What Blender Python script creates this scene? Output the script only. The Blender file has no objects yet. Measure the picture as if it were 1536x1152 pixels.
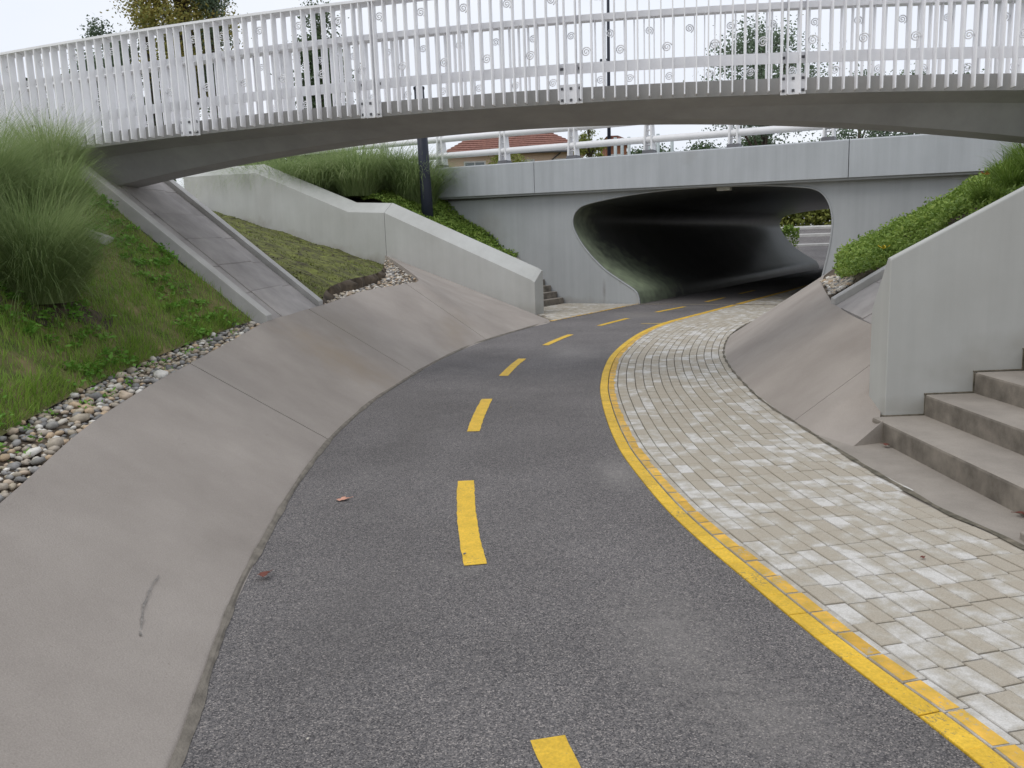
import bpy, bmesh, math, random
import numpy as np
from mathutils import Vector, Matrix
random.seed(7)
rng = np.random.default_rng(11)
sc = bpy.context.scene
C = sc.collection
R_ = math.radians

# ------------------------------------------------------------------ camera
PT, RL = R_(9.5), R_(2.0)
cam_d = bpy.data.cameras.new('camera')
cam = bpy.data.objects.new('camera', cam_d); C.objects.link(cam)
cam_d.sensor_width = 36.0; cam_d.lens = 36.0 * 1240 / 1536
cam_d.clip_start = 0.05; cam_d.clip_end = 2000
fw = Vector((0, math.cos(PT), -math.sin(PT))); up0 = Vector((0, math.sin(PT), math.cos(PT))); rt0 = Vector((1, 0, 0))
rt = rt0 * math.cos(RL) - up0 * math.sin(RL); up = rt0 * math.sin(RL) + up0 * math.cos(RL)
m3 = Matrix((rt, up, -fw)).transposed()
cam.matrix_world = Matrix.Translation((0, 0, 1.6)) @ m3.to_4x4()
sc.camera = cam

# ------------------------------------------------------------------ sky, sun, exposure
world = bpy.data.worlds.new('World'); sc.world = world; world.use_nodes = True
nt = world.node_tree; nt.nodes.clear()
SUN_EL, SUN_AZ = 55, 238
def N(tree, typ, **kw):
    n = tree.nodes.new(typ)
    for k, v in kw.items():
        if k.startswith('i_'):
            key = k[2:]
            n.inputs[int(key) if key.isdigit() else key].default_value = v
        else: setattr(n, k, v)
    return n
out = N(nt, 'ShaderNodeOutputWorld'); bg = N(nt, 'ShaderNodeBackground')
sky = N(nt, 'ShaderNodeTexSky'); sky.sky_type = 'NISHITA'; sky.sun_disc = False
sky.sun_elevation = R_(SUN_EL); sky.sun_rotation = R_(SUN_AZ); sky.air_density = 1.0; sky.dust_density = 4.0
tc = N(nt, 'ShaderNodeTexCoord')
mp = N(nt, 'ShaderNodeMapping'); mp.inputs['Scale'].default_value = (1, 1, 2.4)
cl = N(nt, 'ShaderNodeTexNoise', i_Scale=2.2, i_Detail=5.0, i_Roughness=0.5)
cr = N(nt, 'ShaderNodeValToRGB')
cr.color_ramp.elements[0].position = 0.3; cr.color_ramp.elements[0].color = (8.7, 9.2, 10.2, 1)
cr.color_ramp.elements[1].position = 0.7; cr.color_ramp.elements[1].color = (9.8, 10.1, 10.7, 1)
mx = N(nt, 'ShaderNodeMix', data_type='RGBA'); mx.inputs[0].default_value = 0.9
nt.links.new(tc.outputs['Generated'], mp.inputs[0]); nt.links.new(mp.outputs[0], cl.inputs['Vector'])
nt.links.new(cl.outputs['Fac'], cr.inputs[0])
nt.links.new(sky.outputs[0], mx.inputs[6]); nt.links.new(cr.outputs[0], mx.inputs[7])
nt.links.new(mx.outputs[2], bg.inputs[0]); bg.inputs[1].default_value = 0.1
nt.links.new(bg.outputs[0], out.inputs[0])
sun_d = bpy.data.lights.new('sun', 'SUN'); sun_d.energy = 0.8; sun_d.angle = R_(30); sun_d.color = (1, 0.97, 0.92)
sun = bpy.data.objects.new('sun', sun_d); C.objects.link(sun)
az = R_(SUN_AZ)
sdir = Vector((math.sin(az) * math.cos(R_(SUN_EL)), math.cos(az) * math.cos(R_(SUN_EL)), math.sin(R_(SUN_EL))))
sun.rotation_euler = sdir.to_track_quat('Z', 'Y').to_euler()
sun.location = (0, 0, 30)
vs = sc.view_settings; vs.view_transform = 'Standard'; vs.look = 'None'; vs.gamma = 1.0; vs.use_curve_mapping = False
vs.exposure = 0.06

# ------------------------------------------------------------------ materials
def mat(name, col, var=0.12, scale=3.0, rough=0.85, bump=0.15, bscale=60.0, col2=None, streak=0.0, spec=0.3,
        fine=0.0, fscale=200.0, stain_or_daylight=None, island=0.0, wear=None):
    m = bpy.data.materials.new(name); m.use_nodes = True
    t = m.node_tree; p = t.nodes['Principled BSDF']
    p.inputs['Roughness'].default_value = rough
    p.inputs['Specular IOR Level'].default_value = spec
    g = N(t, 'ShaderNodeNewGeometry')
    n1 = N(t, 'ShaderNodeTexNoise', i_Scale=scale, i_Detail=6.0, i_Roughness=0.6)
    t.links.new(g.outputs['Position'], n1.inputs['Vector'])
    ramp = N(t, 'ShaderNodeValToRGB')
    a = [max(0, c * (1 - var)) for c in col]; b = [c * (1 + var) for c in (col2 or col)]
    ramp.color_ramp.elements[0].position = 0.32; ramp.color_ramp.elements[0].color = (*a, 1)
    ramp.color_ramp.elements[1].position = 0.68; ramp.color_ramp.elements[1].color = (*b, 1)
    t.links.new(n1.outputs['Fac'], ramp.inputs[0])
    cur = ramp.outputs[0]
    def mul(cur, fac_socket, lo, hi):
        mr = N(t, 'ShaderNodeMapRange'); mr.inputs[1].default_value = 0.3; mr.inputs[2].default_value = 0.7
        mr.inputs[3].default_value = lo; mr.inputs[4].default_value = hi
        t.links.new(fac_socket, mr.inputs[0])
        x = N(t, 'ShaderNodeMix', data_type='RGBA', blend_type='MULTIPLY'); x.inputs[0].default_value = 1
        t.links.new(cur, x.inputs[6]); t.links.new(mr.outputs[0], x.inputs[7]); return x.outputs[2]
    if streak > 0:
        mpn = N(t, 'ShaderNodeMapping'); mpn.inputs['Scale'].default_value = (5, 5, 0.25)
        t.links.new(g.outputs['Position'], mpn.inputs[0])
        n2 = N(t, 'ShaderNodeTexNoise', i_Scale=1.0, i_Detail=5.0, i_Roughness=0.65)
        t.links.new(mpn.outputs[0], n2.inputs['Vector'])
        cur = mul(cur, n2.outputs['Fac'], 1 - streak, 1 + streak * 0.4)
    if fine > 0:
        n3 = N(t, 'ShaderNodeTexNoise', i_Scale=fscale, i_Detail=2.0)
        t.links.new(g.outputs['Position'], n3.inputs['Vector'])
        cur = mul(cur, n3.outputs['Fac'], 1 - fine, 1 + fine)
    if island > 0:
        oi = N(t, 'ShaderNodeObjectInfo'); ad = N(t, 'ShaderNodeMath', operation='ADD'); fr = N(t, 'ShaderNodeMath', operation='FRACT')
        t.links.new(oi.outputs['Random'], ad.inputs[0]); t.links.new(g.outputs['Random Per Island'], ad.inputs[1])
        t.links.new(ad.outputs[0], fr.inputs[0])
        mr = N(t, 'ShaderNodeMapRange'); mr.inputs[3].default_value = 1 - island; mr.inputs[4].default_value = 1 + island
        t.links.new(fr.outputs[0], mr.inputs[0])
        x = N(t, 'ShaderNodeMix', data_type='RGBA', blend_type='MULTIPLY'); x.inputs[0].default_value = 1
        t.links.new(cur, x.inputs[6]); t.links.new(mr.outputs[0], x.inputs[7]); cur = x.outputs[2]
    for (pos, rad, scol, amt) in (stain_or_daylight or []):
        vm = N(t, 'ShaderNodeVectorMath', operation='SUBTRACT'); vm.inputs[1].default_value = pos
        t.links.new(g.outputs['Position'], vm.inputs[0])
        vd = N(t, 'ShaderNodeVectorMath', operation='DIVIDE'); vd.inputs[1].default_value = rad
        t.links.new(vm.outputs[0], vd.inputs[0])
        ln = N(t, 'ShaderNodeVectorMath', operation='LENGTH'); t.links.new(vd.outputs[0], ln.inputs[0])
        nn = N(t, 'ShaderNodeTexNoise', i_Scale=4.0, i_Detail=5.0); t.links.new(g.outputs['Position'], nn.inputs['Vector'])
        sm = N(t, 'ShaderNodeMath', operation='MULTIPLY_ADD'); sm.inputs[1].default_value = 1.2; 
        t.links.new(nn.outputs['Fac'], sm.inputs[0]); t.links.new(ln.outputs['Value'], sm.inputs[2])
        mr = N(t, 'ShaderNodeMapRange'); mr.inputs[1].default_value = 0.6; mr.inputs[2].default_value = 1.6
        mr.inputs[3].default_value = amt; mr.inputs[4].default_value = 0
        t.links.new(sm.outputs[0], mr.inputs[0])
        x = N(t, 'ShaderNodeMix', data_type='RGBA'); x.inputs[7].default_value = (*scol, 1)
        t.links.new(mr.outputs[0], x.inputs[0]); t.links.new(cur, x.inputs[6]); cur = x.outputs[2]
    if wear:
        wc, wt = wear
        nw = N(t, 'ShaderNodeTexNoise', i_Scale=70.0, i_Detail=6.0, i_Roughness=.7); t.links.new(g.outputs['Position'], nw.inputs['Vector'])
        nl_ = N(t, 'ShaderNodeTexNoise', i_Scale=5.0, i_Detail=4.0); t.links.new(g.outputs['Position'], nl_.inputs['Vector'])
        sm = N(t, 'ShaderNodeMath', operation='MULTIPLY_ADD'); sm.inputs[1].default_value = .55; t.links.new(nl_.outputs['Fac'], sm.inputs[0]); t.links.new(nw.outputs['Fac'], sm.inputs[2])
        mr = N(t, 'ShaderNodeMapRange'); mr.inputs[1].default_value = wt; mr.inputs[2].default_value = wt + .08; mr.inputs[4].default_value = .8; t.links.new(sm.outputs[0], mr.inputs[0])
        x = N(t, 'ShaderNodeMix', data_type='RGBA'); x.inputs[7].default_value = (*wc, 1); t.links.new(mr.outputs[0], x.inputs[0]); t.links.new(cur, x.inputs[6]); cur = x.outputs[2]
    t.links.new(cur, p.inputs['Base Color'])
    if bump > 0:
        nb = N(t, 'ShaderNodeTexNoise', i_Scale=bscale, i_Detail=4.0)
        t.links.new(g.outputs['Position'], nb.inputs['Vector'])
        bm_ = N(t, 'ShaderNodeBump', i_Strength=bump, i_Distance=0.01)
        t.links.new(nb.outputs['Fac'], bm_.inputs['Height']); t.links.new(bm_.outputs[0], p.inputs['Normal'])
    return m

def leafmat(name, cols, rough=0.6, trans=0.25, scale=1.2):
    m = bpy.data.materials.new(name); m.use_nodes = True
    t = m.node_tree; p = t.nodes['Principled BSDF']
    p.inputs['Roughness'].default_value = rough; p.inputs['Specular IOR Level'].default_value = 0.25
    g = N(t, 'ShaderNodeNewGeometry'); ramp = N(t, 'ShaderNodeValToRGB')
    el = ramp.color_ramp.elements
    el[0].position = 0.0; el[0].color = (*cols[0], 1); el[1].position = 1.0; el[1].color = (*cols[-1], 1)
    for k, c in enumerate(cols[1:-1]):
        e = el.new((k + 1) / (len(cols) - 1)); e.color = (*c, 1)
    nz = N(t, 'ShaderNodeTexNoise', i_Scale=scale, i_Detail=3.0); t.links.new(g.outputs['Position'], nz.inputs['Vector'])
    ma = N(t, 'ShaderNodeMath', operation='MULTIPLY_ADD'); ma.inputs[1].default_value = 0.45; ma.inputs[2].default_value = -0.12
    mb = N(t, 'ShaderNodeMath', operation='MULTIPLY_ADD'); mb.inputs[1].default_value = 0.8
    t.links.new(g.outputs['Random Per Island'], ma.inputs[0])
    t.links.new(nz.outputs['Fac'], mb.inputs[0]); t.links.new(ma.outputs[0], mb.inputs[2])
    t.links.new(mb.outputs[0], ramp.inputs[0]); t.links.new(ramp.outputs[0], p.inputs['Base Color'])
    if trans > 0:
        o = t.nodes['Material Output']; tr = N(t, 'ShaderNodeBsdfTranslucent'); mxs = N(t, 'ShaderNodeMixShader'); mxs.inputs[0].default_value = trans
        t.links.new(ramp.outputs[0], tr.inputs[0]); t.links.new(p.outputs[0], mxs.inputs[1]); t.links.new(tr.outputs[0], mxs.inputs[2])
        t.links.new(mxs.outputs[0], o.inputs[0])
    return m

def asphalt_mat():
    m = mat('asphalt', (0.166, 0.157, 0.153), var=0.16, scale=0.7, rough=0.9, bump=0.6, bscale=260, fine=0.12, fscale=45.0)
    t = m.node_tree; p = t.nodes['Principled BSDF']
    src = p.inputs['Base Color'].links[0].from_socket
    g = N(t, 'ShaderNodeNewGeometry')
    v = N(t, 'ShaderNodeTexVoronoi', i_Scale=205.0); t.links.new(g.outputs['Position'], v.inputs['Vector'])
    r = N(t, 'ShaderNodeValToRGB'); e = r.color_ramp.elements
    e[0].position = 0; e[0].color = (.36, .36, .39, 1); e[1].position = 1; e[1].color = (2.3, 2.2, 2.1, 1)
    e2 = e.new(.5); e2.color = (.95, .95, .97, 1); e3 = e.new(.85); e3.color = (1.3, 1.27, 1.25, 1)
    sep = N(t, 'ShaderNodeSeparateColor'); t.links.new(v.outputs['Color'], sep.inputs[0]); t.links.new(sep.outputs[0], r.inputs[0])
    x = N(t, 'ShaderNodeMix', data_type='RGBA', blend_type='MULTIPLY'); x.inputs[0].default_value = 1
    t.links.new(src, x.inputs[6]); t.links.new(r.outputs[0], x.inputs[7])
    # pale dusty patches
    n2 = N(t, 'ShaderNodeTexNoise', i_Scale=1.7, i_Detail=8.0, i_Roughness=0.7); t.links.new(g.outputs['Position'], n2.inputs['Vector'])
    mr = N(t, 'ShaderNodeMapRange'); mr.inputs[1].default_value = .58; mr.inputs[2].default_value = .75; mr.inputs[4].default_value = .5
    t.links.new(n2.outputs['Fac'], mr.inputs[0])
    y = N(t, 'ShaderNodeMix', data_type='RGBA'); y.inputs[7].default_value = (.27, .255, .24, 1)
    t.links.new(mr.outputs[0], y.inputs[0]); t.links.new(x.outputs[2], y.inputs[6]); cur = y.outputs[2]
    # scuffed pale areas and a dark oily drip lane
    for pos, rad, c_, amt in (((.62, 3.15, 0), (.33, .75, 1), (.30, .28, .26), .42), ((.85, 2.55, 0), (.3, .4, 1), (.30, .28, .26), .38), ((.72, 5.6, 0), (.22, .5, 1), (.33, .31, .29), .55), ((.9, 12.3, 0), (.5, 1.2, 1), (.30, .285, .27), .5),
                              ((-.9, 7.2, 0), (.35, 2.4, 1), (.10, .094, .09), .4), ((.15, 6.6, 0), (.7, .45, 1), (.11, .103, .10), .4), ((-.75, 3.6, 0), (.4, .9, 1), (.115, .108, .104), .35), ((2.9, 18.2, 0), (.8, 1.0, 1), (.27, .25, .225), .5)):
        vm = N(t, 'ShaderNodeVectorMath', operation='SUBTRACT'); vm.inputs[1].default_value = pos; t.links.new(g.outputs['Position'], vm.inputs[0])
        vd = N(t, 'ShaderNodeVectorMath', operation='DIVIDE'); vd.inputs[1].default_value = rad; t.links.new(vm.outputs[0], vd.inputs[0])
        ln = N(t, 'ShaderNodeVectorMath', operation='LENGTH'); t.links.new(vd.outputs[0], ln.inputs[0])
        nn = N(t, 'ShaderNodeTexNoise', i_Scale=16.0, i_Detail=10.0, i_Roughness=.85); t.links.new(g.outputs['Position'], nn.inputs['Vector'])
        sm = N(t, 'ShaderNodeMath', operation='MULTIPLY_ADD'); sm.inputs[1].default_value = 3.4; t.links.new(nn.outputs['Fac'], sm.inputs[0]); t.links.new(ln.outputs['Value'], sm.inputs[2])
        m2 = N(t, 'ShaderNodeMapRange'); m2.inputs[1].default_value = 1.6; m2.inputs[2].default_value = 2.7; m2.inputs[3].default_value = amt; m2.inputs[4].default_value = 0; t.links.new(sm.outputs[0], m2.inputs[0])
        z = N(t, 'ShaderNodeMix', data_type='RGBA'); z.inputs[7].default_value = (*c_, 1); t.links.new(m2.outputs[0], z.inputs[0]); t.links.new(cur, z.inputs[6]); cur = z.outputs[2]
    t.links.new(cur, p.inputs['Base Color'])
    return m

def paver_mat():
    m = bpy.data.materials.new('paver'); m.use_nodes = True
    t = m.node_tree; p = t.nodes['Principled BSDF']; p.inputs['Roughness'].default_value = .9; p.inputs['Specular IOR Level'].default_value = .2
    g = N(t, 'ShaderNodeNewGeometry'); oi = N(t, 'ShaderNodeObjectInfo')
    ad = N(t, 'ShaderNodeMath', operation='ADD'); fr = N(t, 'ShaderNodeMath', operation='FRACT')
    t.links.new(oi.outputs['Random'], ad.inputs[0]); t.links.new(g.outputs['Random Per Island'], ad.inputs[1]); t.links.new(ad.outputs[0], fr.inputs[0])
    n1 = N(t, 'ShaderNodeTexNoise', i_Scale=7.0, i_Detail=7.0, i_Roughness=.62); t.links.new(g.outputs['Position'], n1.inputs['Vector'])
    n0 = N(t, 'ShaderNodeTexNoise', i_Scale=.9, i_Detail=2.0); t.links.new(g.outputs['Position'], n0.inputs['Vector'])
    a = N(t, 'ShaderNodeMath', operation='MULTIPLY_ADD'); a.inputs[1].default_value = .27
    t.links.new(fr.outputs[0], a.inputs[0]); t.links.new(n1.outputs['Fac'], a.inputs[2])
    b = N(t, 'ShaderNodeMath', operation='MULTIPLY_ADD'); b.inputs[1].default_value = .35
    t.links.new(n0.outputs['Fac'], b.inputs[0]); t.links.new(a.outputs[0], b.inputs[2])
    r = N(t, 'ShaderNodeValToRGB'); e = r.color_ramp.elements
    e[0].position = .74; e[0].color = (.42, .375, .305, 1); e[1].position = 1.1; e[1].color = (.62, .60, .565, 1)
    e2 = e.new(.83); e2.color = (.45, .415, .35, 1); e3 = e.new(.92); e3.color = (.525, .50, .455, 1)
    t.links.new(b.outputs[0], r.inputs[0])
    n3 = N(t, 'ShaderNodeTexNoise', i_Scale=160.0, i_Detail=3.0); t.links.new(g.outputs['Position'], n3.inputs['Vector'])
    mr = N(t, 'ShaderNodeMapRange'); mr.inputs[1].default_value = .3; mr.inputs[2].default_value = .7; mr.inputs[3].default_value = .86; mr.inputs[4].default_value = 1.1
    t.links.new(n3.outputs['Fac'], mr.inputs[0])
    x = N(t, 'ShaderNodeMix', data_type='RGBA', blend_type='MULTIPLY'); x.inputs[0].default_value = 1
    t.links.new(r.outputs[0], x.inputs[6]); t.links.new(mr.outputs[0], x.inputs[7]); t.links.new(x.outputs[2], p.inputs['Base Color'])
    bm_ = N(t, 'ShaderNodeBump', i_Strength=.3, i_Distance=.004); t.links.new(n3.outputs['Fac'], bm_.inputs['Height']); t.links.new(bm_.outputs[0], p.inputs['Normal'])
    return m

def roof_mat():
    m = mat('roof_tile', (.27, .135, .105), var=.3, scale=6, rough=.8, bump=.2)
    return m

def stone_mat():
    m = bpy.data.materials.new('pebble'); m.use_nodes = True
    t = m.node_tree; p = t.nodes['Principled BSDF']; p.inputs['Roughness'].default_value = .7
    g = N(t, 'ShaderNodeNewGeometry'); oi = N(t, 'ShaderNodeObjectInfo')
    ad = N(t, 'ShaderNodeMath', operation='ADD'); fr = N(t, 'ShaderNodeMath', operation='FRACT')
    t.links.new(oi.outputs['Random'], ad.inputs[0]); t.links.new(g.outputs['Random Per Island'], ad.inputs[1]); t.links.new(ad.outputs[0], fr.inputs[0])
    r = N(t, 'ShaderNodeValToRGB'); r.color_ramp.interpolation = 'CONSTANT'; e = r.color_ramp.elements
    cs = [(.36, .31, .24), (.42, .36, .27), (.50, .46, .40), (.25, .24, .225), (.36, .31, .25), (.44, .33, .22), (.62, .59, .54), (.28, .27, .26), (.46, .37, .28), (.17, .165, .16)]
    e[0].position = 0; e[0].color = (*cs[0], 1); e[1].position = .1; e[1].color = (*cs[1], 1)
    for k in range(2, 10): q = e.new(k / 10); q.color = (*cs[k], 1)
    t.links.new(fr.outputs[0], r.inputs[0])
    n = N(t, 'ShaderNodeTexNoise', i_Scale=35.0, i_Detail=5.0); t.links.new(g.outputs['Position'], n.inputs['Vector'])
    mr = N(t, 'ShaderNodeMapRange'); mr.inputs[1].default_value = .3; mr.inputs[2].default_value = .7; mr.inputs[3].default_value = .9; mr.inputs[4].default_value = 1.4
    t.links.new(n.outputs['Fac'], mr.inputs[0])
    x = N(t, 'ShaderNodeMix', data_type='RGBA', blend_type='MULTIPLY'); x.inputs[0].default_value = 1
    t.links.new(r.outputs[0], x.inputs[6]); t.links.new(mr.outputs[0], x.inputs[7]); t.links.new(x.outputs[2], p.inputs['Base Color'])
    return m

M = {}
M['asphalt'] = asphalt_mat()
M['paver'] = paver_mat()
M['joint'] = mat('joint_sand', (.115, .098, .075), var=.25, scale=20)
M['yellow'] = mat('yellow_paint', (.72, .46, .045), var=.10, scale=9, rough=.6, bump=.35, bscale=220, fine=.12, fscale=90, island=.10, wear=((.22, .18, .11), .89))
M['yellow_worn'] = mat('yellow_paint_worn', (.64, .42, .07), var=.22, scale=14, rough=.7, bump=.2, bscale=150, col2=(.66, .38, .06), island=.16, wear=((.42, .38, .30), .84))
M['yellow_faded'] = mat('yellow_paint_faded', (.38, .29, .12), var=.35, scale=25, rough=.8)
M['apron'] = mat('apron_concrete', (.325, .287, .254), var=.09, scale=1.1, rough=.88, bump=.2, bscale=120, fine=.09, fscale=180, wear=((.22, .195, .165), .97),
                 col2=(.35, .312, .278), stain_or_daylight=[((-2.0, 9.6, .4), (.9, .75, .9), (.30, .235, .165), .55), ((-2.2, 10.9, .6), (.5, .9, .9), (.27, .23, .18), .4),
                                               ((-.9, 13.6, .4), (.35, 1.6, .7), (.29, .235, .175), .45)])
M['mortar'] = mat('mortar_fillet', (.20, .178, .148), var=.25, scale=12, bump=.5, bscale=90)
M['wall'] = mat('painted_concrete', (.455, .455, .43), var=.05, scale=1.0, rough=.8, bump=.06, bscale=90, streak=.06, stain_or_daylight=[((-3.65, 21.7, 1.3), (1.1, 1.1, .26), (.24, .21, .165), .6), ((-4.9, 22.5, 1.6), (1.1, 1.1, .28), (.26, .23, .18), .6), ((-6.2, 23.3, 1.98), (1.1, 1.1, .3), (.25, .22, .17), .6), ((-7.5, 24.1, 2.4), (1.1, 1.1, .3), (.24, .21, .165), .6), ((3.1, 6.42, .22), (.5, .3, .10), (.28, .26, .22), .45), ((3.6, 6.45, .52), (.5, .3, .14), (.28, .26, .22), .4), ((4.0, 6.45, .7), (.5, .3, .14), (.28, .26, .22), .4), ((.6, 19.1, .1), (1.2, 1.2, .2), (.27, .25, .21), .4)], col2=(.465, .47, .45))
M['portal'] = mat('portal_concrete', (.39, .405, .41), var=.06, scale=.7, rough=.8, bump=.06, bscale=90, streak=.09, stain_or_daylight=[((2.52, 21.9, .32), (.07, .07, .42), (.20, .19, .175), .7), ((2.9, 21.66, .75), (.05, .05, .3), (.24, .23, .21), .5), ((1.2, 22.7, .05), (1.9, 1.4, .16), (.22, .20, .17), .6), ((-.6, 23.8, 2.0), (.8, .8, .9), (.27, .25, .22), .4), ((9.0, 17.9, 1.3), (1.6, 1.2, .5), (.30, .29, .26), .4)])
M['beam'] = mat('beam_concrete', (.43, .45, .465), var=.05, scale=.9, rough=.8, bump=.05, streak=.11, stain_or_daylight=[((7.45, 18.7, 3.3), (.12, .12, .7), (.27, .25, .245), .6), ((8.0, 18.3, 3.4), (.07, .07, .7), (.25, .23, .23), .6), ((.95, 22.75, 3.3), (.10, .10, .8), (.29, .28, .27), .5), ((4.5, 20.5, 3.55), (.3, .3, .25), (.29, .28, .27), .4)])
M['lining'] = mat('tunnel_lining', (.085, .088, .085), var=.2, scale=.8, rough=.40, bump=.04, bscale=30, spec=.5, streak=.1, stain_or_daylight=[((3.3, 22.2, .5), (2.9, 2.9, 1.35), (.42, .50, .33), .95), ((2.0, 22.5, 1.6), (1.0, 1.5, 1.3), (.38, .44, .30), .85)])  # pale green patches paint the daylight at the mouth into the dark lining
M['bridge'] = mat('bridge_concrete', (.35, .345, .34), var=.10, scale=1.6, rough=.85, bump=.1, streak=.08)
M['edge'] = mat('edge_concrete', (.40, .39, .375), var=.08, scale=2, rough=.85, bump=.08, streak=.1)
M['white'] = mat('white_paint', (.92, .915, .93), var=.03, scale=5, rough=.45, bump=.0, island=.03)
M['white2'] = mat('white_tube_paint', (.78, .78, .79), var=.03, scale=5, rough=.4, bump=.0)
M['bolt'] = mat('bolt_metal', (.12, .12, .13), rough=.5)
M['darkmetal'] = mat('dark_metal', (.018, .022, .035), var=.1, rough=.45, bump=0)
M['greymetal'] = mat('pale_metal', (.42, .47, .47), var=.1, rough=.5, bump=0)
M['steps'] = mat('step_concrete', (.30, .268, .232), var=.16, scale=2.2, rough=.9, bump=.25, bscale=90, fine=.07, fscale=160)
M['riser'] = mat('riser_stained_shaded', (.175, .155, .13), var=.28, scale=5, rough=.9, bump=.25, bscale=90, col2=(.22, .195, .165))  # darker than the treads: damp dirt plus the risers' shade in one colour
M['slabs'] = mat('chute_slab', (.37, .345, .33), var=.18, scale=2.6, rough=.9, bump=.2, bscale=90, island=.10, fine=.05)
M['kerbstone'] = mat('chute_kerb', (.47, .46, .44), var=.12, scale=3, rough=.9, bump=.2)
M['soil'] = mat('soil', (.075, .058, .042), var=.35, scale=5, rough=.95, bump=.6, bscale=30, col2=(.11, .085, .06))
M['lawn'] = mat('lawn_soil', (.12, .165, .04), var=.4, scale=3.5, rough=.95, bump=.8, bscale=40, col2=(.17, .135, .065))
M['moss'] = mat('mossy_soil', (.062, .050, .034), var=.35, scale=4.5, rough=.95, bump=.9, bscale=28, col2=(.13, .145, .032))
M['ground'] = mat('ground_soil', (.09, .085, .05), var=.3, scale=.8)
M['seam'] = mat('damp_seam', (.10, .095, .065), var=.4, scale=14, bump=.4, col2=(.15, .13, .10))
M['joint_dark'] = mat('joint_mastic', (.07, .062, .052), var=.3, scale=12)
M['stone'] = stone_mat()
M['housewall'] = mat('house_render', (.68, .52, .40), var=.06, scale=1, streak=.05)
M['roof'] = roof_mat()
M['glass'] = mat('window_glass', (.16, .19, .20), rough=.15, spec=.6, bump=0)
M['whiteframe'] = mat('window_frame', (.7, .7, .68), bump=0)
M['brick'] = mat('brick_wall', (.36, .17, .10), var=.2, scale=3)
M['bark'] = mat('bark', (.10, .08, .06), var=.3, scale=8, bump=.6)
M['lamp'] = mat('lamp_diffuser', (.6, .6, .55), bump=0)
M['leaf_pink'] = mat('leaf_pink', (.62, .33, .24), var=.15, scale=30, bump=.2)
M['leaf_red'] = mat('leaf_red', (.16, .06, .045), var=.3, scale=30, bump=.2)
M['flower_o'] = mat('petal_orange', (.80, .25, .05), bump=0)
M['flower_y'] = mat('petal_yellow', (.80, .62, .05), bump=0)
M['tallgrass'] = leafmat('tall_grass', [(.14, .205, .07), (.23, .315, .12), (.34, .42, .19), (.45, .48, .28)], trans=.5)
M['grass'] = leafmat('lawn_grass', [(.14, .22, .04), (.22, .36, .06), (.31, .45, .09), (.38, .35, .13)], trans=.45, scale=2.5)
M['weed'] = leafmat('weed_leaf', [(.11, .24, .035), (.17, .36, .055), (.26, .46, .09)], trans=.3)
M['mosstuft'] = leafmat('moss_tuft', [(.07, .09, .02), (.13, .16, .03), (.22, .24, .05)], trans=.2)
M['cover'] = leafmat('ground_cover', [(.09, .155, .03), (.18, .28, .055), (.29, .40, .085), (.40, .47, .12)], trans=.25, scale=3)
M['lily'] = leafmat('lily_leaf', [(.10, .17, .03), (.18, .28, .05), (.30, .36, .10)], trans=.35)
M['tree_dark'] = leafmat('leaf_dark', [(.045, .075, .035), (.085, .13, .06), (.13, .18, .085)], trans=.2, scale=.6)  # leaf colour lightened to stand in for the bright haze
M['tree_mid'] = leafmat('leaf_mid', [(.05, .085, .04), (.085, .13, .06), (.12, .17, .08)], trans=.25, scale=.6)
M['tree_blue'] = leafmat('leaf_cool', [(.09, .13, .085), (.15, .205, .13), (.21, .27, .18)], trans=.2, scale=.6)  # haze over the far trees is mixed into this paler green
M['tree_autumn'] = leafmat('leaf_autumn', [(.14, .17, .05), (.25, .26, .07), (.38, .31, .09), (.28, .30, .09)], trans=.3, scale=.5)
M['hedge'] = leafmat('leaf_hedge', [(.13, .17, .04), (.26, .29, .07), (.40, .40, .11)], trans=.25, scale=.6)

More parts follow.
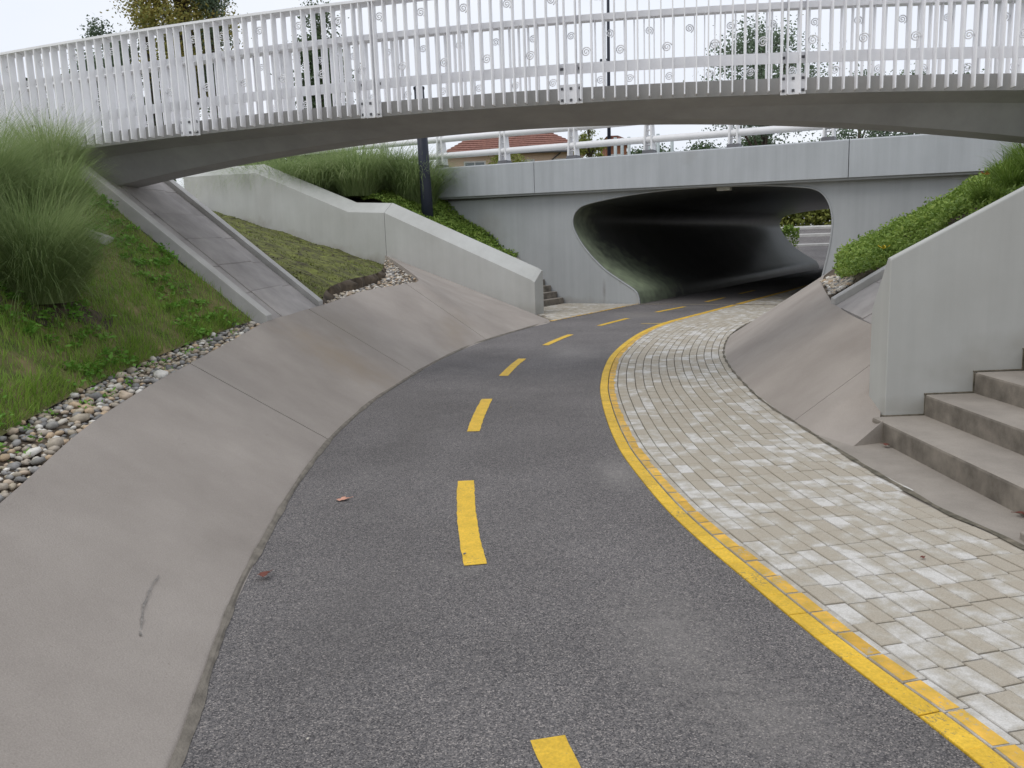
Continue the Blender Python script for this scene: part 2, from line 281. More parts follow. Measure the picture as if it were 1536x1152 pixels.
# ------------------------------------------------------------------ helpers
class MB:
    def __init__(s): s.v = []; s.f = []; s.mi = []
    def add(s, vs, fs, mi=0):
        o = len(s.v); s.v += [tuple(map(float, q)) for q in vs]; s.f += [tuple(i + o for i in f) for f in fs]; s.mi += [mi] * len(fs); return s
    def box(s, lo, hi, mi=0):
        x0, y0, z0 = lo; x1, y1, z1 = hi
        return s.add([(x0, y0, z0), (x1, y0, z0), (x1, y1, z0), (x0, y1, z0), (x0, y0, z1), (x1, y0, z1), (x1, y1, z1), (x0, y1, z1)],
                     [(0, 3, 2, 1), (4, 5, 6, 7), (0, 1, 5, 4), (1, 2, 6, 5), (2, 3, 7, 6), (3, 0, 4, 7)], mi)
    def hexa(s, b, t, mi=0):   # 4 bottom + 4 top points
        return s.add(list(b) + list(t), [(0, 3, 2, 1), (4, 5, 6, 7), (0, 1, 5, 4), (1, 2, 6, 5), (2, 3, 7, 6), (3, 0, 4, 7)], mi)
    def tube(s, pts, rad, n=10, mi=0, cap=True):
        pts = [Vector(p) for p in pts]; k = len(pts); rings = []
        if not hasattr(rad, '__len__'): rad = [rad] * k
        for i, p in enumerate(pts):
            d = (pts[min(i + 1, k - 1)] - pts[max(i - 1, 0)]).normalized()
            a = d.cross(Vector((0, 0, 1)));
            if a.length < 1e-3: a = d.cross(Vector((1, 0, 0)))
            a.normalize(); b = a.cross(d).normalized()
            rings.append([p + (a * math.cos(2 * math.pi * j / n) + b * math.sin(2 * math.pi * j / n)) * rad[i] for j in range(n)])
        vs = [q for r in rings for q in r]; fs = []
        for i in range(k - 1):
            for j in range(n):
                fs.append((i * n + j, i * n + (j + 1) % n, (i + 1) * n + (j + 1) % n, (i + 1) * n + j))
        if cap: fs += [tuple(range(n - 1, -1, -1)), tuple((k - 1) * n + j for j in range(n))]
        return s.add(vs, fs, mi)
    def loft(s, secs, closed=True, mi=0, caps=True):
        n = len(secs[0]); vs = [q for r in secs for q in r]; fs = []
        m = n if closed else n - 1
        for i in range(len(secs) - 1):
            for j in range(m):
                fs.append((i * n + j, i * n + (j + 1) % n, (i + 1) * n + (j + 1) % n, (i + 1) * n + j))
        if caps and closed: fs += [tuple(range(n - 1, -1, -1)), tuple((len(secs) - 1) * n + j for j in range(n))]
        return s.add(vs, fs, mi)
    def mesh(s, name, mats, smooth=False, recalc=True):
        me = bpy.data.meshes.new(name); me.from_pydata(s.v, [], s.f)
        for m in (mats if isinstance(mats, (list, tuple)) else [mats]): me.materials.append(m)
        me.polygons.foreach_set('material_index', s.mi)
        if recalc:
            b = bmesh.new(); b.from_mesh(me); bmesh.ops.recalc_face_normals(b, faces=b.faces); b.to_mesh(me); b.free()
        if smooth: me.polygons.foreach_set('use_smooth', [True] * len(me.polygons))
        me.update(); return me
    def build(s, name, mats, parent=None, smooth=False, bevel=0, recalc=True):
        return link(name, s.mesh(name, mats, smooth, recalc), parent, bevel)
def link(name, me, parent=None, bevel=0):
    o = bpy.data.objects.new(name, me); C.objects.link(o)
    if parent: o.parent = parent
    if bevel:
        b = o.modifiers.new('bevel', 'BEVEL'); b.width = bevel; b.segments = 2; b.limit_method = 'ANGLE'; b.angle_limit = R_(35)
    return o
def tag(o, label=None, cat=None, group=None, kind=None):
    if label: o['label'] = label
    if cat: o['category'] = cat
    if group: o['group'] = group
    if kind: o['kind'] = kind
    return o
def empty(name, loc=(0, 0, 0), rz=0):
    o = bpy.data.objects.new(name, None); C.objects.link(o); o.location = loc; o.rotation_euler = (0, 0, rz); return o
def soup(name, quads, m, parent=None):      # (n,4,3) array -> one mesh of loose quads
    n = len(quads); me = bpy.data.meshes.new(name)
    me.vertices.add(n * 4); me.vertices.foreach_set('co', np.ascontiguousarray(quads, dtype=np.float32).ravel())
    me.loops.add(n * 4); me.loops.foreach_set('vertex_index', np.arange(n * 4, dtype=np.int32))
    me.polygons.add(n); me.polygons.foreach_set('loop_start', np.arange(0, n * 4, 4, dtype=np.int32)); me.polygons.foreach_set('loop_total', np.full(n, 4, dtype=np.int32))
    me.materials.append(m); me.update(); me.validate()
    return link(name, me, parent) if name else me
def ribbons(name, base, ln, hd, lean, curl, width, m, parent=None, seg=4, upn=None):
    """curved grass blades: base (n,3), length, heading angle, start lean, curl (rad), width"""
    n = len(base); lv = seg + 1
    h = np.stack([np.cos(hd), np.sin(hd), np.zeros(n)], 1); side = np.stack([-np.sin(hd), np.cos(hd), np.zeros(n)], 1)
    P = base.astype(float).copy(); V = np.zeros((n, lv, 2, 3))
    for k in range(lv):
        t = k / seg; w = width * (1 - t ** 1.6) * (0.6 + 0.4 * min(1, t * 4)) + width * .06
        V[:, k, 0] = P - side * w[:, None] * .5; V[:, k, 1] = P + side * w[:, None] * .5
        a = lean + curl * (t ** 1.5)
        P = P + (h * np.sin(a)[:, None] + np.array([0, 0, 1]) * np.cos(a)[:, None]) * (ln / seg)[:, None]
    V = V.reshape(-1, 3); me = bpy.data.meshes.new(name)
    b = (np.arange(n) * lv * 2)[:, None]; k = np.arange(seg)[None, :] * 2
    q = np.stack([b + k, b + k + 1, b + k + 3, b + k + 2], -1).reshape(-1)
    nf = n * seg
    me.vertices.add(len(V)); me.vertices.foreach_set('co', V.astype(np.float32).ravel())
    me.loops.add(nf * 4); me.loops.foreach_set('vertex_index', q.astype(np.int32))
    me.polygons.add(nf); me.polygons.foreach_set('loop_start', np.arange(0, nf * 4, 4, dtype=np.int32)); me.polygons.foreach_set('loop_total', np.full(nf, 4, dtype=np.int32))
    me.polygons.foreach_set('use_smooth', [True] * nf)
    me.materials.append(m); me.update(); me.validate()
    return link(name, me, parent) if C else me
def leafquads(cen, size, up=None, flat=0.0, asp=.55):
    n = len(cen)
    a = rng.normal(size=(n, 3)); nr = rng.normal(size=(n, 3))
    if flat > 0: nr = nr * (1 - flat) + np.array([0, 0, 1.6]) * flat
    nr /= np.linalg.norm(nr, axis=1)[:, None]
    a -= nr * (a * nr).sum(1)[:, None]; a /= np.linalg.norm(a, axis=1)[:, None]; b = np.cross(nr, a)
    s = np.broadcast_to(np.asarray(size, float), (n,))[:, None]
    return np.stack([cen - a * s * .5, cen + b * s * asp * .5, cen + a * s * .5, cen - b * s * asp * .5], 1)
def cat(pts, per=12):
    P = [np.array(p, float) for p in pts]; P = [2 * P[0] - P[1]] + P + [2 * P[-1] - P[-2]]; o = []
    for i in range(1, len(P) - 2):
        for k in range(per):
            t = k / per
            o.append(.5 * ((2 * P[i]) + (-P[i - 1] + P[i + 1]) * t + (2 * P[i - 1] - 5 * P[i] + 4 * P[i + 1] - P[i + 2]) * t * t + (-P[i - 1] + 3 * P[i] - 3 * P[i + 1] + P[i + 2]) * t ** 3))
    o.append(P[-2]); return np.array(o)
def resample(c, step=None, n=None):
    d = np.r_[0, np.cumsum(np.linalg.norm(np.diff(c, axis=0), axis=1))]
    if n is None: n = max(2, int(round(d[-1] / step)) + 1)
    s = np.linspace(0, d[-1], n); return np.stack([np.interp(s, d, c[:, k]) for k in range(c.shape[1])], 1)
def normals2(c):       # unit right-hand normals of a plan curve
    t = np.gradient(c[:, :2], axis=0); t /= np.linalg.norm(t, axis=1)[:, None]; return np.stack([t[:, 1], -t[:, 0]], 1), t
def smoothnoise(p, f=1.0, seed=0):
    x, y = p[..., 0] * f + seed * 1.7, p[..., 1] * f - seed * 2.3
    return (np.sin(x * 1.9 + np.sin(y * 1.3) * 1.2) + np.sin(y * 2.3 + np.sin(x * 1.7 + 1) * 1.3) + .5 * np.sin(x * 4.7 + y * 3.9 + 2 * np.sin(y * 2.1))) / 2.5
class Patch:
    """ruled bank between a bottom and a top polyline; keeps a sampler for planting"""
    def __init__(s, bot, top, nu=60, nv=20, amp=.02, prof=1.0, f=3.0, seed=0, pin=True):
        s.b = resample(np.array(bot, float), n=nu); s.t = resample(np.array(top, float), n=nu); s.nu, s.nv = nu, nv
        v = np.linspace(0, 1, nv)[None, :, None]
        G = s.b[:, None] * (1 - v) + s.t[:, None] * v
        G[..., 2] = s.b[:, None, 2] + (s.t[:, None, 2] - s.b[:, None, 2]) * (v[..., 0] ** prof)
        env = np.minimum(1, np.minimum(v[..., 0], 1 - v[..., 0]) * 8) if pin else 1
        G[..., 2] += smoothnoise(G, f, seed) * amp * env + smoothnoise(G, f * 3.1, seed + 3) * amp * .4 * env
        s.G = G
    def mesh(s, name, m, parent=None):
        nu, nv = s.nu, s.nv; V = s.G.reshape(-1, 3)
        F = [(i * nv + j, (i + 1) * nv + j, (i + 1) * nv + j + 1, i * nv + j + 1) for i in range(nu - 1) for j in range(nv - 1)]
        b = MB(); b.add(V.tolist(), F); o = b.build(name, m, parent, smooth=True, recalc=False)
        me = o.data
        if sum(p.normal.z for p in me.polygons) < 0: me.flip_normals()
        return o
    def at(s, u, v):
        x = u * (s.nu - 1); y = v * (s.nv - 1); i = np.clip(x.astype(int), 0, s.nu - 2); j = np.clip(y.astype(int), 0, s.nv - 2); a = (x - i)[:, None]; b = (y - j)[:, None]
        G = s.G; return (G[i, j] * (1 - a) * (1 - b) + G[i + 1, j] * a * (1 - b) + G[i, j + 1] * (1 - a) * b + G[i + 1, j + 1] * a * b)
    def sample(s, n, vlo=0, vhi=1, ulo=0, uhi=1):
        return s.at(rng.uniform(ulo, uhi, n), rng.uniform(vlo, vhi, n))

# ------------------------------------------------------------------ plan curves (metres; camera above the origin)
PA = np.array([3.37, 21.37]); PU = np.array([.85, -.527]); PU /= np.linalg.norm(PU); PN = np.array([-PU[1], PU[0]])   # portal line, inward normal
def pp(s, off=0.0, z=0.0):
    q = PA + PU * s + PN * off; return (q[0], q[1], z)
TL = 22.0
L_pts = [(-.55, -9), (-.62, -5), (-.8, -1.5), (-.92, .6), (-1.02, 1.7), (-1.13, 2.52), (-1.23, 3.05), (-1.36, 3.81), (-1.42, 4.4), (-1.5, 5.22), (-1.55, 6), (-1.58, 6.95), (-1.56, 7.73), (-1.5, 8.75), (-1.38, 9.66), (-1.16, 11.21), (-.83, 12.83), (-.4, 14.27), (.84, 17.23), (2.1, 19.3), (3.37, 21.37)]
R_pts = [(1.75, -9), (1.72, -5), (1.62, -1.5), (1.54, .6), (1.45, 1.7), (1.36, 2.35), (1.27, 2.72), (1.18, 3.12), (1.08, 3.66), (.97, 4.28), (.89, 4.9), (.83, 5.87), (.82, 6.4), (.84, 7.16), (.89, 8.05), (.96, 8.92), (1.05, 9.63), (1.17, 10.42), (1.42, 11.7), (1.86, 13.3), (2.42, 14.91), (3.1, 16.36), (3.95, 17.72), (5.35, 19.95)]
fe = lambda p: [tuple(np.array(p) + PN * d) for d in (3, 8, 15, TL)]
Lc = cat(L_pts + fe((3.37, 21.37)), 8); Rc = cat(R_pts + fe((5.35, 19.95)), 8)
PO_pts = [(3.05, -9), (3.0, -5), (2.9, -1.5), (2.78, .6), (2.68, 2.2), (2.58, 3.4), (2.53, 4.13), (2.46, 4.5), (2.44, 4.89), (2.42, 5.47), (2.42, 6.1), (2.43, 7.0), (2.44, 7.7), (2.52, 8.65), (2.76, 10.39), (3.09, 11.9), (3.75, 13.9), (4.75, 15.95), (5.9, 17.7), (6.94, 19.16)]
PO = cat(PO_pts, 8)

# ------------------------------------------------------------------ ground
b = MB(); b.add([(-900, -900, -.12), (900, -900, -.12), (900, 900, -.12), (-900, 900, -.12)], [(0, 1, 2, 3)])
tag(b.build('ground', M['ground']), kind='structure')

# ------------------------------------------------------------------ cycle path
n = 190
l2 = resample(Lc, n=n); r2 = resample(Rc, n=n)
b = MB(); NV = 8
V = []
for i in range(n):
    for j in range(NV + 1):
        q = l2[i] * (1 - j / NV) + r2[i] * (j / NV); V.append((q[0], q[1], 0))
b.add(V, [(i * (NV + 1) + j, i * (NV + 1) + j + 1, (i + 1) * (NV + 1) + j + 1, (i + 1) * (NV + 1) + j) for i in range(n - 1) for j in range(NV)])
path = tag(b.build('cycle_path', M['asphalt'], recalc=False), kind='structure')
# painted centre dashes (centre line, measured dash ends)
ctr = cat([(.75, -1.2), (.42, .9), (.08, 2.47), (-.22, 4.02), (-.34, 5.48), (-.355, 7.06), (-.27, 8.64), (-.1, 10.2), (.16, 11.7), (.57, 13.25), (1.11, 14.74), (1.78, 16.15), (2.52, 17.47), (3.35, 18.75), (4.24, 20.0), (5.1, 21.35), (5.9, 22.65), (6.7, 24), (7.5, 25.3)], 14)
cd = resample(ctr, .05); cn, ct = normals2(cd); k0 = int(np.argmin(np.linalg.norm(cd - np.array((.08, 2.47)), axis=1)))
per = int(round(3.09 / .05)); dl = int(round(1.53 / .05))
ends = [k0 + per * i for i in range(-1, 10)]
for e in ends:
    s0, s1 = e - dl, e
    if s0 < 0 or s1 >= len(cd): continue
    b = MB(); V = []
    for i in range(s0, s1 + 1):
        w1 = .058 + random.uniform(-.003, .003); w2 = .058 + random.uniform(-.003, .003)
        for q in (-w1, 0, w2): V.append((cd[i, 0] + cn[i, 0] * q, cd[i, 1] + cn[i, 1] * q, .004))
    m_ = s1 - s0
    b.add(V, [(i * 3 + j, i * 3 + j + 1, i * 3 + j + 4, i * 3 + j + 3) for i in range(m_) for j in range(2)])
    b.build('lane_dash', M['yellow'], path)
# older, worn marking
b = MB()
for k in range(26):
    t = k / 25; x = 2.65 + t * 1.45 + random.uniform(-.02, .02); y = 16.05 + t * .55 + random.uniform(-.12, .12); w = random.uniform(.03, .1)
    b.add([(x - w, y - .06, .0045 + k * 1e-5), (x + w, y - .05, .0045 + k * 1e-5), (x + w * .8, y + .07, .0045 + k * 1e-5), (x - w * .9, y + .05, .0045 + k * 1e-5)], [(0, 1, 2, 3)])
tag(b.build('old_marking', M['yellow_faded'], path), kind='stuff')
# mortar fillet along the foot of the left apron
lf = resample(Lc[:int(len(Lc) * .80)], .04); lf = lf[(lf[:, 1] < 17.1) & (lf[:, 1] > -8)]; nl, tl = normals2(lf); V = []
for i in range(len(lf)):
    s = i * .04; w = .014 + .008 * math.sin(s * 3.1) + .007 * math.sin(s * 7.7 + 1) + .005 * math.sin(s * 17) + .004 * random.uniform(-1, 1); w = max(.004, w * .8) * (1 if lf[i, 1] < 9 else .7)
    for q, z in ((-.010 - w * .3, .020 + w * .2), (.004, .014), (.008 + w * .6, .0035)): V.append((lf[i, 0] + nl[i, 0] * q, lf[i, 1] + nl[i, 1] * q, z))
b = MB(); b.add(V, [(i * 3 + j, i * 3 + j + 1, i * 3 + j + 4, i * 3 + j + 3) for i in range(len(lf) - 1) for j in range(2)])
b.build('mortar_edge', M['mortar'], path)

# ------------------------------------------------------------------ pavement: kerb, painted edge row, pavers
R_full = resample(Rc, .02); R_full = R_full[R_full[:, 1] > -1.5]
R_front = R_full[((R_full - PA) @ PN) < TL - .05]
nR, tR = normals2(R_front); sR = np.arange(len(R_front)) * .02
def roff(s, o):
    i = s / .02; i0 = min(int(i), len(R_front) - 2); a = i - i0
    p = R_front[i0] * (1 - a) + R_front[i0 + 1] * a; q = nR[i0] * (1 - a) + nR[i0 + 1] * a
    return p + q * o
b = MB(); V = []
idx = list(range(0, len(R_front), 10))
for i in idx:
    for o in (.09, 1.85): V.append((*(R_front[i] + nR[i] * o), -.02))
b.add(V, [(2 * i, 2 * i + 1, 2 * i + 3, 2 * i + 2) for i in range(len(idx) - 1)])
pave = tag(b.build('pavement', M['joint'], recalc=False), kind='structure')
smax = sR[-1]
def blk(s0, s1, o0, o1, z, cham=.004, z0=-.03):
    a, b_, c, d = roff(s0, o0), roff(s1, o0), roff(s1, o1), roff(s0, o1); ce = (a + b_ + c + d) / 4
    k = lambda p: p + (ce - p) / max(1e-6, np.linalg.norm(ce - p)) * cham * 1.4
    return [(*p, z0) for p in (a, d, c, b_)], [(*p, z - cham) for p in (a, d, c, b_)], [(*k(p), z) for p in (a, d, c, b_)]
def paver_mb(b, s0, s1, o0, o1, z, mi=0, cham=.004):
    lo, mid, hi = blk(s0, s1, o0, o1, z, cham)
    b.add(lo + mid + hi, [(0, 1, 5, 4), (1, 2, 6, 5), (2, 3, 7, 6), (3, 0, 4, 7), (4, 5, 9, 8), (5, 6, 10, 9), (6, 7, 11, 10), (7, 4, 8, 11), (8, 9, 10, 11)], mi)
# flush yellow kerb blocks
s = .05
while s < smax - .8:
    b = MB(); ns = 4; 
    for k in range(ns): paver_mb(b, s + k * .79 / ns, s + (k + 1) * .79 / ns, .003, .088, .006, cham=.003)
    b.build('kerb_block', M['yellow'], pave); s += .797
# painted edge row: paver with a strip of paint
s = .02
while s < smax - .2:
    b = MB(); z = .008 + random.uniform(-.002, .002); paver_mb(b, s + .003, s + .195, .096, .196, z)
    w = .160 + random.uniform(-.006, .01)
    a, b_, c, d = roff(s + .005, .0985), roff(s + .193, .0985), roff(s + .193, w + random.uniform(-.008, .008)), roff(s + .005, w)
    b.add([(*a, z + .0015), (*b_, z + .0015), (*c, z + .0015), (*d, z + .0015)], [(0, 1, 2, 3)], 1)
    b.build('edge_paver', [M['paver'], M['yellow_worn']], pave, recalc=False); s += .2
# field pavers
def cam_px(p):
    q = Vector((p[0], p[1], p[2] - 1.6)); zc = q.dot(fw); 
    if zc <= .1: return None
    return 768 + 1240 * q.dot(rt) / zc, 576 - 1240 * q.dot(up) / zc, zc
cells = []
POf = resample(PO, .05)
def inside_field(p):
    d = np.linalg.norm(POf - p, axis=1); i = int(np.argmin(d)); i = min(max(i, 1), len(POf) - 2)
    t = POf[i + 1] - POf[i - 1]; v = p - POf[i]; return (t[0] * v[1] - t[1] * v[0]) > 0
drift = 0.0
for row in range(20):
    o0 = .2 + row * .1; drift = drift + random.uniform(-.028, .034); s = .06 + drift % .2
    while s < smax - .21:
        ce = roff(s + .1, o0 + .05)
        if inside_field(ce) or ((ce - PA) @ PN) > -.2:
            c = cam_px((*ce, 0)); vis = c is not None and -60 < c[0] < 1600 and 380 < c[1] < 1215
            cells.append((c[2] if vis else 1e9, s, o0))
        s += .2
cells.sort(key=lambda q: q[0])
rest = MB()
for k, (d, s, o0) in enumerate(cells):
    z = .008 + random.gauss(0, .0014)
    if k < 300:
        b = MB(); paver_mb(b, s + .0042, s + .1958, o0 + .0035, o0 + .0965, z); b.build('paver', M['paver'], pave, recalc=False)
    else: paver_mb(rest, s + .0045, s + .1955, o0 + .0035, o0 + .0965, z)
tag(rest.build('far_pavers', M['paver'], pave, recalc=False), kind='stuff')

# forecourt by the portal on the other side of the path
b = MB(); fp = [(.9, 17.35), (2.1, 19.3), (3.37, 21.37)]
inner = [pp(-.02, -.01), pp(-2.3, -.01), pp(-2.3, -3.05), (.62, 19.12, 0), (.86, 17.25, 0)]
poly = [(*q, -.02) for q in fp] + [(q[0], q[1], -.02) for q in inner]
b.add(poly, [tuple(range(len(poly)))]); fore = tag(b.build('forecourt', M['joint'], recalc=True), kind='structure')
poly2 = np.array([(q[0], q[1]) for q in poly])
def inpoly(p, P):
    c = False; j = len(P) - 1
    for i in range(len(P)):
        if (P[i][1] > p[1]) != (P[j][1] > p[1]) and p[0] < (P[j][0] - P[i][0]) * (p[1] - P[i][1]) / (P[j][1] - P[i][1]) + P[i][0]: c = not c
        j = i
    return c
b = MB()
for i in range(-40, 60):
    for j in range(-50, 5):
        s0 = i * .2 + (.1 if j % 2 else 0) - 6; o0 = j * .1 - .02
        ce = PA + PU * (s0 + .1) + PN * (o0 + .05)
        if all(inpoly(PA + PU * (s0 + a) + PN * (o0 + c), poly2) for a, c in ((.0, .0), (.2, .0), (.2, .1), (0, .1))):
            z = .008 + random.gauss(0, .0015)
            q = [PA + PU * (s0 + a) + PN * (o0 + c) for a, c in ((.004, .004), (.196, .004), (.196, .096), (.004, .096))]
            b.hexa([(*p, -.03) for p in q], [(*p, z) for p in q])
tag(b.build('forecourt_pavers', M['paver'], fore, recalc=False), kind='stuff')
b = MB(); e = resample(np.array(fp), .1); ne, te = normals2(e); V = []
for i in range(len(e)):
    V += [(*(e[i] - ne[i] * .10), .007), (*(e[i] - ne[i] * .005), .007)]
b.add(V, [(2 * i, 2 * i + 1, 2 * i + 3, 2 * i + 2) for i in range(len(e) - 1)]); b.build('kerb_line', M['yellow_worn'], fore)

# ------------------------------------------------------------------ sloped concrete aprons
def apron(pairs, cuts, name):
    P = np.array([(*b_, *t_) for b_, t_ in pairs], float); Cc = cat(P, 10); keys = np.arange(len(Cc)) / 10.0
    base = empty(name); tag(base, kind='structure')
    V = []
    for q in Cc:
        V += [(q[0], q[1], q[2] - .05), (q[3], q[4], q[5] - .05)]
    b = MB(); b.add(V, [(2 * i, 2 * i + 1, 2 * i + 3, 2 * i + 2) for i in range(len(Cc) - 1)]); b.build('joint_bed', M['joint_dark'], base)
    cuts = [0] + cuts + [len(P) - 1]
    for a, c in zip(cuts[:-1], cuts[1:]):
        g = .008
        ks = np.linspace(a + (g if a > 0 else 0), c - (g if c < len(P) - 1 else 0), max(3, int((c - a) * 8)))
        sec = np.stack([np.interp(ks, keys, Cc[:, k]) for k in range(6)], 1); nv = 6; V = []; b = MB()
        for q in sec:
            for j in range(nv + 1):
                v = j / nv; V.append((q[0] + (q[3] - q[0]) * v, q[1] + (q[4] - q[1]) * v, q[2] + (q[5] - q[2]) * v))
        F = [(i * (nv + 1) + j, i * (nv + 1) + j + 1, (i + 1) * (nv + 1) + j + 1, (i + 1) * (nv + 1) + j) for i in range(len(sec) - 1) for j in range(nv)]
        nt_ = len(V); V += list(V); V += [(x, y, z - .1) for x, y, z in V[:nt_]]; h0 = nt_; m0 = 2 * nt_
        lst = len(sec) - 1; w = nv + 1
        for j in range(nv): F += [(h0 + j, m0 + j, m0 + j + 1, h0 + j + 1), (h0 + lst * w + j, h0 + lst * w + j + 1, m0 + lst * w + j + 1, m0 + lst * w + j)]
        for i in range(lst): F += [(h0 + i * w, h0 + (i + 1) * w, m0 + (i + 1) * w, m0 + i * w), (h0 + i * w + nv, m0 + i * w + nv, m0 + (i + 1) * w + nv, h0 + (i + 1) * w + nv)]
        b.add(V, F); o = b.build('slab', M['apron'], base, smooth=False, recalc=False)
        me = o.data
        for p in me.polygons: p.use_smooth = abs(p.normal.z) > .5
    return base, Cc
LA = [((-.55, -9, 0), (-1.4, -9, .52)), ((-.62, -5, 0), (-1.45, -5, .52)), ((-.8, -1.5, 0), (-1.62, -1.5, .53)), ((-.95, .9, 0), (-1.85, .95, .54)), ((-1.12, 2.4, 0), (-2.06, 2.5, .56)), ((-1.29, 3.4, 0), (-2.225, 3.44, .58)), ((-1.45, 4.72, 0), (-2.474, 4.70, .65)),
      ((-1.55, 6.0, 0), (-2.63, 6.0, .694)), ((-1.58, 6.95, 0), (-2.705, 6.914, .715)), ((-1.52, 8.3, 0), (-2.75, 8.4, .79)), ((-1.44, 9.2, 0), (-2.759, 9.39, .848)), ((-1.30, 10.2, 0), (-2.671, 10.4, .87)), ((-1.13, 11.3, 0), (-2.53, 11.55, .895)),
      ((-.83, 12.8, 0), (-2.29, 13.3, .97)), ((-.40, 14.25, 0), (-1.84, 14.95, .994)), ((-.12, 14.95, 0), (-1.67, 15.5, 1.03)), ((.32, 16.1, 0), (-2.25, 18.1, 1.21)), ((.84, 17.25, 0), (-3.10, 21.3, 1.46)), ((.62, 19.08, 0), (-3.14, 21.42, 1.47))]
apL, LAc = apron(LA, [8, 11.4, 14], 'apron_left')
RA = [((2.58, 6.12, 0), (2.835, 6.2, .165)), ((2.50, 6.38, 0), (2.90, 6.39, .15)), ((2.445, 6.62, 0), (3.1, 6.70, .36)), ((2.43, 6.78, 0), (3.43, 6.84, .66)), ((2.44, 7.05, 0), (3.5, 7.2, .70)), ((2.46, 7.75, 0), (3.54, 8.0, .715)), ((2.52, 8.6, 0), (3.64, 8.75, .74)), ((2.62, 9.4, 0), (3.79, 9.5, .77)), ((2.70, 10.0, 0), (3.9, 9.98, .79)),
      ((2.85, 10.85, 0), (4.28, 11.25, .87)), ((3.09, 11.9, 0), (4.52, 11.95, .90)), ((3.45, 13.1, 0), (4.85, 12.8, .94)), ((3.75, 13.9, 0), (5.15, 13.5, .96)), ((4.75, 15.95, 0), (6.0, 15.2, 1.0)), ((5.9, 17.7, 0), (7.05, 16.9, 1.0)), ((6.86, 19.08, 0), (7.98, 18.35, 1.0))]
apR, RAc = apron(RA, [4], 'apron_right')
# end wedge of the right apron beside the steps
b = MB(); b.add([(2.58, 6.12, 0), (2.84, 6.2, .175), (2.84, 6.2, -.02), (2.58, 6.12, -.02), (2.6, 6.40, -.02), (2.84, 6.4, -.02)], [(0, 1, 2, 3)]); b.build('end_face', M['steps'], apR)
# dark scuff on the left apron
b = MB(); V = []
for k in range(15):
    t = k / 14; x = -1.615 + .16 * t - .03 * math.sin(t * 2.5) + .0015 * math.sin(k * 1.3); y = 3.53 - .52 * t; w = .0016 + .0025 * abs(math.sin(k * 2.1)) + (.001 if k > 5 else 0)
    def za(x, y): 
        i = int(np.argmin(np.abs(LAc[:, 1] - y))); q = LAc[i]; v = (x - q[0]) / (q[3] - q[0]); return q[2] + (q[5] - q[2]) * v
    V += [(x - w, y, za(x - w, y) + .006), (x + w, y, za(x + w, y) + .006)]
b.add(V, [(2 * i, 2 * i + 1, 2 * i + 3, 2 * i + 2) for i in range(14)]); b.build('scuff_mark', mat('scuff', (.25, .23, .21), var=.3, scale=60), apL)

# ------------------------------------------------------------------ underpass
hole = [(0, 0), (-.03, .18), (-.14, .36), (-.55, .62), (-1.02, .94), (-1.5, 1.42), (-1.8, 1.86), (-1.89, 2.18), (-1.76, 2.46), (-1.37, 2.62), (-.15, 2.77), (1.3, 2.83), (2.88, 2.79), (3.85, 2.70), (4.30, 2.60), (4.54, 2.36), (4.65, 1.98), (4.64, 1.6), (4.57, 1.11), (4.42, .45), (4.30, 0)]
hc = cat(hole, 6)
under = empty('underpass', pp(2, 0)); inv = Vector(under.location)
tag(under, 'pale concrete road underpass with an egg-shaped dark tunnel mouth', 'underpass')
def rel(P): return [(x - inv.x, y - inv.y, z - inv.z) for x, y, z in P]
SL, SR = -30.0, 40.0
def portal(name, off):
    zt, x0, x1, zb0 = 2.93, -4.0, 7.0, -.1; c = np.array([1.4, 1.3]); b = MB(); V = []
    H = [np.array((hc[0][0], zb0))] + [np.array(q) for q in hc] + [np.array((hc[-1][0], zb0))]
    def hit(p):
        d = p - c; ts = []
        if d[0] < 0: ts.append(((x0 - c[0]) / d[0], 0))
        if d[0] > 0: ts.append(((x1 - c[0]) / d[0], 2))
        if d[1] > 0: ts.append(((zt - c[1]) / d[1], 1))
        if d[1] < 0: ts.append(((zb0 - c[1]) / d[1], 3))
        t, k = min(ts); return c + d * max(t, 1.0), k
    cor = {(3, 0): (x0, zb0), (0, 1): (x0, zt), (1, 2): (x1, zt), (2, 3): (x1, zb0)}
    for p, q in zip(H[:-1], H[1:]):
        (hp, kp), (hq, kq) = hit(p), hit(q); poly = [p, hp] + ([np.array(cor[(kp, kq)])] if kp != kq else []) + [hq, q]
        b.add(rel([pp(v[0], off, v[1]) for v in poly]), [tuple(range(len(poly)))])
    for s0, s1 in ((SL, x0), (x1, SR)): b.add(rel([pp(s0, off, zb0), pp(s1, off, zb0), pp(s1, off, zt), pp(s0, off, zt)]), [(0, 1, 2, 3)])
    return b.build(name, M['portal'], under, recalc=False)
portal('portal_wall', 0); portal('portal_wall', TL)
b = MB(); offs = [0, .03, .12, .5, 1, 2, 4, 7, 11, 15, 18, 20, 21.5, TL]
ctrh = np.array([1.4, 1.4])
def ring(off, grow=0):
    return rel([pp(s, off, z) for s, z in hc])
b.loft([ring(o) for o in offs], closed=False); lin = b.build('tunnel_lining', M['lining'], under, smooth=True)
# rounded pale rim of the mouth
b = MB(); secs = []
for i, q in enumerate(hc):
    t = hc[min(i + 1, len(hc) - 1)] - hc[max(i - 1, 0)]; t = t / np.linalg.norm(t); nn = np.array([t[1], -t[0]])
    r_ = .022; secs.append(rel([pp(q[0] + nn[0] * a, o, q[1] + nn[1] * a) for a, o in ((-.03, -.002), (-.028, -.012), (.0, -.014), (.012, -.004), (.014, .03), (-.01, .03))]))
b.loft(secs, closed=True); b.build('mouth_rim', M['portal'], under, smooth=True)
